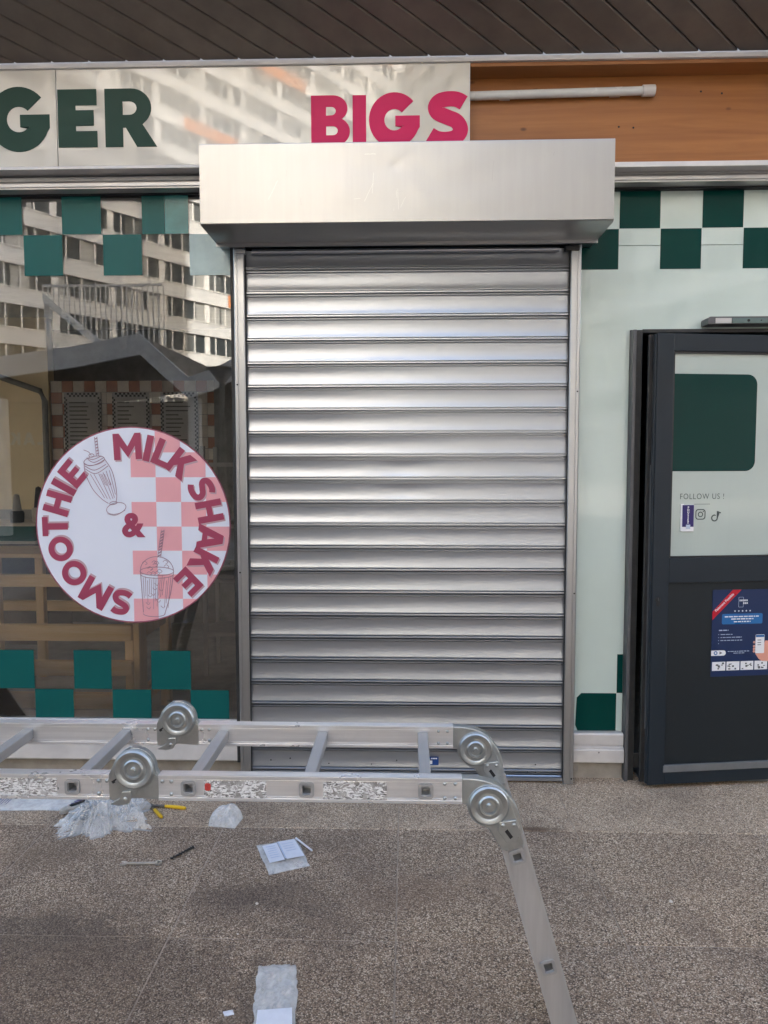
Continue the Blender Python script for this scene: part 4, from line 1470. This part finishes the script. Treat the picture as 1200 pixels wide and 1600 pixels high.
def straight_hinge(x, ya, yb, outer):
    """locked straight hinge; ya<yb rail faces; outer = side (-1 near, +1 far) that carries the latch"""
    z = .8800
    h = empty('hinge', (0, 0, 0))
    h.parent = la
    ym = (ya + yb) / 2
    # two cheek plates for the left arm, one core for the right arm
    left = [(x - .0625, ZC - RH), (x - .030, ZC - RH - .008), (x + .002, ZC - RH + .010)] + arc(x, z, .0515, -78, 150, 30) + [(x - .0625, ZC + RH)]
    for y in (ya - .0008, yb - .0022):
        MB().prism(left, y, y + .003, 'y').build('cheek_plate', 'steel', h, bevel=.0008, seg=1)
    right = [(x - .01, ZC - RH + .002), (x + .0625, ZC - RH), (x + .0625, ZC + RH)] + [(x + .060, ZC + RH), (x + .054, ZC + RH + .012)] + arc(x, z, .054, 8, 100, 12)
    MB().prism(right, ya + .004, yb - .004, 'y').build('core_plate', 'steel', h, bevel=.0015)
    web = [(x + .0628, ZC + RH - .001), (x + .0628, ZC - RH + .001), (x + .018, ZC - RH + .003)] + arc(x, z, .0535, -60, -12, 8) + [(x + .0615, ZC + RH - .004)]
    MB().prism(web, ya + .0005, ya + .0039, 'y').build('web_plate', 'steel', h, bevel=.0015)
    hinge_disc(h, x, ya - .0010, z, -1)
    hinge_disc(h, x, yb + .0010, z, 1)
    # latch lever and slot
    lev = [(x - .060, ZC - RH - .010), (x - .035, ZC - RH - .014), (x - .012, ZC - RH - .008), (x - .004, ZC - RH + .010), (x - .006, ZC - RH + .024), (x - .028, ZC - RH + .022), (x - .034, ZC - RH + .006)]
    MB().prism(lev, ya - .0065, ya - .0012, 'y').build('latch_lever', 'steel', h, bevel=.0015)
    rivet(h, x - .020, ya - .0066, ZC - RH + .004, -1, .006)
    sl = [(x - .056, z - .030), (x - .052, z - .036), (x - .030, z - .022), (x - .034, z - .016)]
    MB().prism(sl, ya - .0016, ya - .0009, 'y').build('slot', 'black', h)
    MB().prism([(x - .046, z - .0285), (x - .043, z - .033), (x - .031, z - .023), (x - .034, z - .018)], ya - .004, ya - .0017, 'y').build('latch_pin', 'steel', h)
    for dx_, dz in ((-.088, .017), (-.088, -.017), (-.067, .017), (.072, .017), (.094, .017), (.094, -.017)):
        rivet(h, x + dx_, ya - .0012, ZC + dz * .95, -1)


straight_hinge(-.6755, NY, NY + RT, -1)
straight_hinge(-.6755, FY, FY + RT, -1)


def bent_hinge(x, ya, yb, sgn):
    """hinge between platform and leg; sgn=+1 leg to the right, -1 to the left"""
    z = .8005
    h = empty('hinge', (0, 0, 0))
    h.parent = la
    S = lambda px, pz: (x + sgn * (px - x), pz)
    c, s_ = math.cos(LEG_A), math.sin(LEG_A)
    L = lambda a, b: (x + a * s_ + b * c, z - a * c + b * s_)     # a along the leg, b outward from its axis
    outer = catmull([(x - .066, ZC + RH), (x - .035, ZC + RH - .001), (x + .002, z + .0585), (x + .032, z + .043), (x + .054, z + .018), L(.030, .0655), L(.070, .0640)], 5)
    core = [(x - .066, ZC - RH)] + outer + [L(.115, .0625), L(.115, -.0010), L(.055, -.018)] + arc(x, z, .053, 250, 180, 8)
    core = [S(*p) for p in core]
    if sgn < 0:
        core = core[::-1]
    MB().prism(core, ya - .0012, yb + .0012, 'y').build('core_plate', 'steel', h, bevel=.003)
    plate = arc(x, z, .0525, 30, 245, 26) + [L(.060, -.012), L(.116, .001), L(.121, .030), L(.116, .058), L(.07, .059), L(.035, .054)]
    plate = [S(*p) for p in plate]
    if sgn < 0:
        plate = plate[::-1]
    for y in (ya - .0042, yb + .0014):
        MB().prism(plate, y, y + .0028, 'y').build('cheek_plate', 'steel', h, bevel=.0008, seg=1)
    hinge_disc(h, x, ya - .0044, z, -1, 1.0)
    hinge_disc(h, x, yb + .0044, z, 1, 1.0)
    lv = [L(.044, .012), L(.050, .054), L(.072, .056), L(.104, .040), L(.098, .016), L(.064, .004)]
    lv = [S(*p) for p in lv]
    if sgn < 0:
        lv = lv[::-1]
    MB().prism(lv, ya - .0082, ya - .0044, 'y').build('latch_lever', 'steel', h, bevel=.0015)
    q = [S(*p) for p in (L(.070, .020), L(.066, .028), L(.088, .036), L(.092, .028))]
    MB().prism(q if sgn > 0 else q[::-1], ya - .0088, ya - .0083, 'y').build('slot', 'black', h)
    for a_, b_ in ((.054, .020), (.060, .046)):
        px, pz = S(*L(a_, b_))
        rivet(h, px, ya - .0083, pz, -1, .0055)
    for dx_, dz in ((-.082, .018), (-.108, .018), (-.108, -.018), (-.082, -.018)):
        px, pz = S(x + dx_, ZC + dz)
        rivet(h, px, ya - .0012, pz, -1)
    return h


for sgn, hx in ((1, .2020), (-1, -1.5655)):
    for ya in (NY, FY):
        h = bent_hinge(hx, ya, ya + RT, sgn)
    # legs: rails in a frame whose local x runs down the leg; centre line passes the measured rung holes
    for ya in (NY, FY):
        # local x axis (rail length) -> direction (sin, -cos); rotation about Y by +(90deg - LEG_A) keeps outward side
        if sgn > 0:
            ang = R(90) - LEG_A
            org = (.2020 + .0335 * math.cos(LEG_A), .8005 + .0335 * math.sin(LEG_A) - .0)
        else:
            ang = R(90) + LEG_A
            org = (-1.5655 - .0335 * math.cos(LEG_A), .8005 + .0335 * math.sin(LEG_A))
        org = (org[0] - (.0030 * math.cos(LEG_A)) * sgn, org[1] + .008 - .0030 * math.sin(LEG_A))
        leg = rail_mesh(.098, .800, ya, ya + RT, 0.0, [.150, .4435, .737], 'alu_z', la, 'leg', ang, org)
        ftm = Matrix.Translation((org[0], 0, org[1])) @ Matrix.Rotation(ang, 4, 'Y')
        fb = MB().box(.785, .822, ya - .004, ya + RT + .004, -.036, .036)
        fb.v = [tuple(ftm @ Vector(v)) for v in fb.v]
        zmin = min(v[2] for v in fb.v)
        fb.v = [(v[0], v[1], max(v[2], .001)) for v in fb.v]
        fb.build('rubber_foot', 'rubber', leg, bevel=.003)
        for a_, b_ in ((.102, .017), (.126, -.020), (.126, .020)):
            q = ftm @ Vector((a_, ya - .0012, b_))
            rivet(leg, q.x, q.y, q.z, -1)
    for t in (.150, .4435, .737):
        q = ftm @ Vector((t, 0, 0))
        rung(q.x, q.z, ang)
# worn labels on the near rail
for x0, x1, nm in ((-.500, -.345, 'label'), (-.205, -.048, 'label'), (-1.30, -.868, 'label')):
    MB().box(x0, x1, NY - .0012, NY - .0004, ZC - .024, ZC + .021).build('worn_label', 'label', la)
MB().prism(rrect(-.4985, ZC - .006, -.483, ZC + .013, .006), NY - .0018, NY - .0013, 'y').build('label_logo', 'logo_red', la)

# ================================================================== SMALL THINGS ON THE GROUND
def crumple(name, mat, w, d, h, seed, parent=None, nx=34, ny=28, wild=1.0, edge=.18, puff=0):
    """a crumpled sheet / bag lying on the ground: upper skin over a thin lower skin"""
    rnd = Vector((seed * 3.7, seed * 1.9, seed * .7))
    top = []
    for j in range(ny + 1):
        for i in range(nx + 1):
            u, v = i / nx * 2 - 1, j / ny * 2 - 1
            a = math.atan2(v, u)
            er = 1 - edge * (0.5 + mnoise.noise(Vector((math.cos(a) * 1.9, math.sin(a) * 1.9, seed)))) - edge * .6 * abs(mnoise.noise(Vector((math.cos(a) * 6, math.sin(a) * 6, seed + 4))))
            x, y = u * w / 2 * er, v * d / 2 * er
            prof_ = max(0, 1 - max(abs(u), abs(v)) ** 3)
            if puff:
                prof_ = max(0, 1 - abs(u) ** 4) ** .5 * max(0, 1 - abs(v) ** 4) ** .5
            n1 = mnoise.noise(Vector((x * 9, y * 9, 0)) + rnd)
            n2 = 1 - abs(mnoise.noise(Vector((x * 22, y * 22, 3)) + rnd)) * 2
            n3 = 1 - abs(mnoise.noise(Vector((x * 55, y * 55, 7)) + rnd)) * 2
            z = .0025 + h * prof_ * ((.75 if puff else .35) + (.2 if puff else .45) * n1 + .28 * wild * n2 + .16 * wild * n3) + .004 * wild * (n3 + 1) * .5
            top.append((x + .006 * wild * n2, y + .006 * wild * n1, max(.0015, z)))
    fs = [(j * (nx + 1) + i, j * (nx + 1) + i + 1, (j + 1) * (nx + 1) + i + 1, (j + 1) * (nx + 1) + i) for j in range(ny) for i in range(nx)]
    mb = MB().add(top, fs)
    low = [(x, y, .0008) for x, y, z in top]
    mb.add(low, fs)
    o = mb.build(name, mat, parent, fix=False)
    for p_ in o.data.polygons:
        p_.use_smooth = True
    return o


def place(o, x, y, rz=0.0, z=0.0):
    o.location = (x, y, z)
    o.rotation_euler = (0, 0, rz)
    return o


tag(place(crumple('plastic_wrap', 'film_clear', .52, .34, .10, 3, nx=96, ny=70, wild=2.2, edge=.6), -1.37, -.50, .25), 'large crumpled clear plastic wrap under the ladder', 'plastic wrap')
tag(place(crumple('plastic_wrap', 'film_milky', .30, .22, .075, 8, nx=60, ny=44, wild=1.4, edge=.25), -1.40, -.29, -.1), 'milky plastic bag lying between the wrap and the ladder rail', 'plastic bag')
ob = crumple('plastic_bag', 'film_milky', .135, .105, .075, 5, nx=34, ny=30, wild=.45, edge=.05, puff=1)
tag(place(ob, -.825, -.445, -.15), 'small puffed milky plastic bag right of the pliers', 'plastic bag')
# flat printed bags at far left
for (x, y, rz, lab, sd) in ((-1.86, -.285, .05, 'flat clear bag with printed text at the left edge, under the ladder', 11), (-1.61, -.285, -.08, 'flat clear bag with vertical lettering left of the crumpled wrap', 12)):
    o = crumple('printed_bag', 'film_milky', .30, .16, .018, sd, nx=24, ny=14, wild=.5, edge=.06)
    tag(place(o, x, y, rz), lab, 'plastic bag')
    mb = MB()
    rnd = random.Random(sd)
    for k_ in range(6):
        xx = -.10 + k_ * .012
        mb.box(xx, xx + .0035, -.06 + rnd.uniform(0, .03), .01 + rnd.uniform(0, .03), .0225, .0228)
    if sd == 12:
        mb = MB()
        for k_ in range(7):
            mb.box(.02 + k_ * .004, .045 + k_ * .004, -.062 + k_ * .018, -.050 + k_ * .018, .0225, .0228)
    mb.build('print', 'purple', o, fix=False)

# flat packet of sachets with white labels
pk = empty('screw_packet', (-.515, -.735, 0), .40, 'flat clear sachet with white printed labels in the middle of the pavement', 'packet')
o = crumple('film', 'film_clear', .175, .245, .028, 21, pk, 26, 26, .5, .04)
mb = MB()
mb.add([(-.070, -.075, .0245), (-.008, -.075, .027), (-.008, .07, .027), (-.070, .07, .0245)], [(0, 1, 2, 3)])
mb.build('paper_label', 'paper', pk, fix=False)
mb = MB()
mb.add([(.0, -.075, .0275), (.075, -.072, .0255), (.070, .078, .0255), (.0, .074, .0275)], [(0, 1, 2, 3)])
mb.build('paper_label', 'paper', pk, fix=False)
mb = MB()
for k_ in range(6):
    mb.box(-.058, -.058 + .036, .045 - k_ * .018, .049 - k_ * .018, .0278, .0281)
    if k_ < 4:
        mb.box(.010, .055, .045 - k_ * .02, .048 - k_ * .02, .0285, .0288)
mb.box(-.006, .000, -.07, .07, .0288, .0291)
mb.build('print', 'bluetext', pk, fix=False)
tag(MB().tube([(-.480, -.590, .005), (-.398, -.692, .005)], .004, 10).build('plastic_stick', 'white', None, True), 'thin white plastic stick beside the flat sachet', 'stick')
# bag at the bottom edge with a paper
bg_ = empty('packaging_bag', (-.400, -1.585, 0), .13, 'clear plastic packaging with white paper at the bottom edge of the picture', 'packaging')
crumple('film', 'film_clear', .135, .36, .040, 31, bg_, 28, 44, .9, .10)
mb = MB()
mb.add([(-.048, -.17, .030), (.058, -.17, .030), (.055, -.070, .036), (-.045, -.070, .036)], [(0, 1, 2, 3)])
mb.build('paper', 'paper', bg_, fix=False)
tag(place(crumple('paper_scrap', 'paper', .034, .022, .010, 41, nx=8, ny=6, wild=.4, edge=.25), -.530, -1.632, .3), 'tiny white paper scrap left of the bottom packaging', 'scrap')
for k_, (x, y, s_, lab) in enumerate(((-.555, -1.075, .006, 'small pale stone chip in the middle of the pavement'), (-.585, -1.255, .004, 'tiny white crumb on the pavement left of centre'), (.985, -1.02, .007, 'white pebble at the right edge of the pavement'))):
    bm = bmesh.new()
    bmesh.ops.create_icosphere(bm, subdivisions=2, radius=s_)
    for v in bm.verts:
        v.co *= 1 + .35 * mnoise.noise(v.co * 120 + Vector((k_, 0, 0)))
        v.co.z *= .6
    me = bpy.data.meshes.new('pebble')
    bm.to_mesh(me)
    bm.free()
    o = link('pebble', me, 'tile_a', None, True)
    tag(place(o, x, y, 0, s_ * .5), lab, 'pebble', 'pebbles on the pavement')

# pliers with yellow grips
pliers = empty('pliers', (-1.20, -.315, 0), R(-7), 'pliers with yellow grips lying under the ladder', 'pliers')
jw = [(-.085, .012), (-.050, .018), (-.022, .016), (-.010, .006), (-.024, .000), (-.050, .003), (-.084, .004)]
MB().prism(jw, .004, .014, 'z').build('jaw', 'tool', pliers, bevel=.002)
MB().prism([(x, -y + .0) for x, y in jw][::-1], .004, .014, 'z').build('jaw', 'tool', pliers, bevel=.002)
MB().lathe_z([(0, .017), (.010, .017), (.012, .014), (.012, .003)], (-.012, 0, 0), 16).build('pivot', 'tool', pliers, True)
MB().tube([(-.012, .004, .009), (.03, .009, .009), (.055, .010, .009)], .006, 8).build('shank', 'tool', pliers, True)
MB().tube([(-.012, -.004, .009), (.012, -.018, .009), (.025, -.032, .009)], .006, 8).build('shank', 'tool', pliers, True)
MB().tube([(.055, .010, .009), (.10, .010, .009), (.150, .006, .009), (.160, .005, .009)], [.007, .0085, .0085, .006], 10).build('grip', 'yellow', pliers, True)
MB().tube([(.022, -.030, .009), (.050, -.060, .009), (.080, -.090, .009), (.088, -.097, .009)], [.007, .0085, .0085, .006], 10).build('grip', 'yellow', pliers, True)

# combination spanner
spn = empty('spanner', (-1.08, -.812, 0), R(3), 'worn chrome spanner lying flat on the pavement', 'spanner')
MB().prism([(-.060, -.005), (.058, -.006), (.058, .006), (-.060, .005)], .002, .008, 'z').build('shaft', 'tool_l', spn, bevel=.001)
ring = contour_mesh('r', [arc(0, 0, .013, 0, 360, 20)[:-1], arc(0, 0, .007, 0, 360, 20)[:-1][::-1]], .009)
ring.transform(Matrix.Translation((.069, 0, .0065)))
link('ring_end', ring, 'tool_l', spn)
MB().prism([(-.058, .006), (-.066, .013), (-.084, .012), (-.082, .006), (-.072, .004), (-.072, -.004), (-.082, -.006), (-.084, -.012), (-.066, -.013), (-.058, -.006)], .002, .009, 'z').build('open_end', 'tool_l', spn, bevel=.001)
M['drill'] = plain('black drill steel', (0.03, 0.028, 0.027), 0.4, 0.5)
dbt = empty('drill_bit', (-.938, -.728, 0), math.atan2(.105, .069), 'dark drill bit lying beside the spanner', 'drill bit')
hl = []
for i in range(41):
    hl.append((-.060 + .085 * i / 40, .0018 * math.cos(i * .9), .006 + .0018 * math.sin(i * .9)))
MB().tube(hl, .0040, 6).build('flute', 'drill', dbt, True)
MB().tube([(.024, 0, .006), (.060, 0, .006)], .0052, 10).build('shank', 'drill', dbt, True)
# utility knife on the wrap
kn = empty('utility_knife', (-1.545, -.345, .012), R(52), 'grey and black folding tool lying on the plastic wrap', 'knife')
MB().prism([(-.09, -.012), (.02, -.022), (.07, -.014), (.085, .004), (.06, .018), (-.02, .020), (-.09, .012)], .0, .022, 'z').build('handle', 'tool_l', kn, bevel=.004)
MB().prism([(-.04, -.010), (.03, -.012), (.04, .008), (-.04, .010)], .0225, .026, 'z').build('grip_inlay', 'black', kn, bevel=.001)
MB().lathe_z([(0, .030), (.008, .030), (.009, .0225)], (.055, 0, 0), 14).build('knob', 'yellow', kn, True)
MB().prism([(.084, .002), (.15, .010), (.155, .024), (.07, .017)], .009, .012, 'z').build('blade', 'tool', kn)

# ================================================================== BEHIND THE CAMERA (seen in the reflections)
UD = Vector((.573, -.819, 0))
ND = Vector((.819, .573, 0))
ob_ = empty('apartment_block', (-28, -48.2, 0), label='tall apartment block across the square, mirrored in the shop window', cat='building')
ob_.rotation_euler = (0, 0, math.atan2(UD.y, UD.x))     # local x along the facade, local +y = outward normal
U0, U1, FH, G0 = -34.0, 52.0, 2.8, 4.2
MB().box(U0, U1, -14, -.35, 0, G0 + FH * 17).build('core', 'bld', ob_)
for k in range(17):
    z = G0 + k * FH
    MB().box(U0, U1, -.349, .18, z, z + 1.12).build('spandrel', 'bld', ob_)
    MB().box(U0, U1, .185, .26, z + 1.122, z + 1.20).build('ledge', 'bld_w', ob_)
    MB().box(U0, U1, -.345, -.10, z + 1.125, z + FH - .005).build('window_band', 'bld_g', ob_)
    mu = MB()
    x = U0
    n = 0
    rnd = random.Random(k)
    while x < U1:
        w = .10 if n % 4 else .55
        mu.box(x, x + w, -.098, .02, z + 1.21, z + FH - .006)
        x += 1.18
        n += 1
    tag(mu.build('mullions', 'bld_w', ob_, fix=False), kind='stuff')
    for c in range(1 if k > 13 else 0):
        a = rnd.uniform(U0, U1 - 6)
        L_ = rnd.choice((2.36, 3.54, 4.72, 7.1))
        MB().box(a, a + L_, .186, .20, z + .05, z + 1.10).build('orange_panel', 'bld_o', ob_)
for (k, a, b) in ((4, 20.5, 25.5), (12, 20, 31), (9, 16, 22)):
    MB().box(a, b, .202, .215, G0 + k * FH + .05, G0 + k * FH + 1.10).build('orange_panel', 'bld_o', ob_)

ob2 = empty('office_block', (-1, -86, 0), label='shaded grey block across the square to the right, faintly mirrored in the panels', cat='building')
_d2 = Vector((37, 72, 0)).normalized()
ob2.rotation_euler = (0, 0, math.atan2(_d2.y, _d2.x))   # local +y is the face towards the square
MB().box(0, 86, -14, -.3, 0, 46).build('core', 'bld_s', ob2)
for k in range(15):
    z = 4.0 + k * 2.8
    MB().box(0, 86, -.299, .15, z, z + 1.2).build('spandrel', 'bld', ob2)
    MB().box(0, 86, -.298, -.1, z + 1.205, z + 2.795).build('window_band', 'bld_g', ob2)
    mu = MB()
    for q in range(72):
        mu.box(q * 1.2, q * 1.2 + (.5 if q % 4 == 0 else .12), -.098, .02, z + 1.21, z + 2.79)
    tag(mu.build('mullions', 'bld_w', ob2, fix=False), kind='stuff')

pv = empty('pavilion', (0, 0, 0), label='low pavilion with folded grey roof edge, mirrored in the shop window', cat='pavilion')
zig = [(-16, 4.5), (-13.2, 3.55), (-11.5, 3.70), (-9.3, 3.80), (-8.5, 3.87), (-7.0, 4.06), (-5.62, 4.32), (-5.1, 3.83), (-4.6, 3.40), (-4.06, 3.58), (-3.2, 4.0), (-2.2, 4.4), (-1.2, 3.6)]
band = [(x, z) for x, z in zig] + [(x, z - .44) for x, z in zig[::-1]]
nz_ = len(zig)
bandm = MB()
vs = [(x, -12.0, z) for x, z in zig] + [(x, -12.0, z - .44) for x, z in zig] + [(x, -12.12, z) for x, z in zig] + [(x, -12.12, z - .44) for x, z in zig]
fs = []
for i in range(nz_ - 1):
    fs += [(i, i + 1, nz_ + i + 1, nz_ + i), (2 * nz_ + i, 3 * nz_ + i, 3 * nz_ + i + 1, 2 * nz_ + i + 1), (i, 2 * nz_ + i, 2 * nz_ + i + 1, i + 1), (nz_ + i, nz_ + i + 1, 3 * nz_ + i + 1, 3 * nz_ + i)]
bandm.add(vs, fs)
bandm.build('roof_edge', 'pav_band', pv)
rf = MB()
vs = [(x, -12.13, z - .03) for x, z in zig] + [(x, -19.0, z - .03) for x, z in zig] + [(x, -12.13, z - .40) for x, z in zig] + [(x, -19.0, z - .40) for x, z in zig]
rf.add(vs, fs)
rf.build('roof', 'pav_under', pv)
MB().box(-16, -1.2, -16.2, -16.0, 0, 3.2).build('back_wall', 'dark_wall', pv)
for x in (-13.2, -8.9, -4.6, -1.4):
    MB().box(x - .12, x + .12, -12.6, -12.36, 0, 3.0).build('column', 'pav_band', pv)

sl_ = empty('street_lamp', (-3.37, -9.9, 0), label='street lamp with inverted cone head, mirrored beside the shutter', cat='street lamp')
MB().tube([(0, 0, 0), (0, 0, 3.05)], .05, 10).build('post', 'tool', sl_, True)
MB().lathe_z([(.04, 3.05), (.09, 3.10), (.22, 3.28), (.24, 3.30), (.0, 3.30)], (0, 0, 0), 20).build('shade', 'board', sl_, True)
MB().lathe_z([(.28, 3.301), (.28, 3.33), (.05, 3.36), (0, 3.36)], (0, 0, 0), 20).build('cap', 'tool', sl_, True)

ss = empty('outdoor_staircase', (0, 0, 0), label='outdoor staircase with upright bars, mirrored in the shop window', cat='staircase')
A_, B_ = Vector((-14.4, -26, 8.3)), Vector((-9.6, -26, 4.3))
MB().prism([(A_.x, A_.z - .35), (B_.x, B_.z - .35), (B_.x, B_.z), (A_.x, A_.z)], -26.1, -25.98, 'y').build('stringer', 'pav_band', ss)
MB().prism([(-14.4, 8.50), (-9.6, 8.50), (-9.6, 8.60), (-14.4, 8.60)], -26.06, -26.0, 'y').build('top_rail', 'bld_w', ss)
for i in range(24):
    t = i / 23
    p = A_.lerp(B_, t)
    MB().box(p.x, p.x + .05, -26.06, -26.02, p.z, 8.50).build('bar', 'bld_w', ss)
for x, z in ((-14.3, 8.0), (-9.7, 4.0)):
    MB().box(x - .1, x + .1, -26.35, -26.12, 0, z).build('post', 'pav_band', ss)
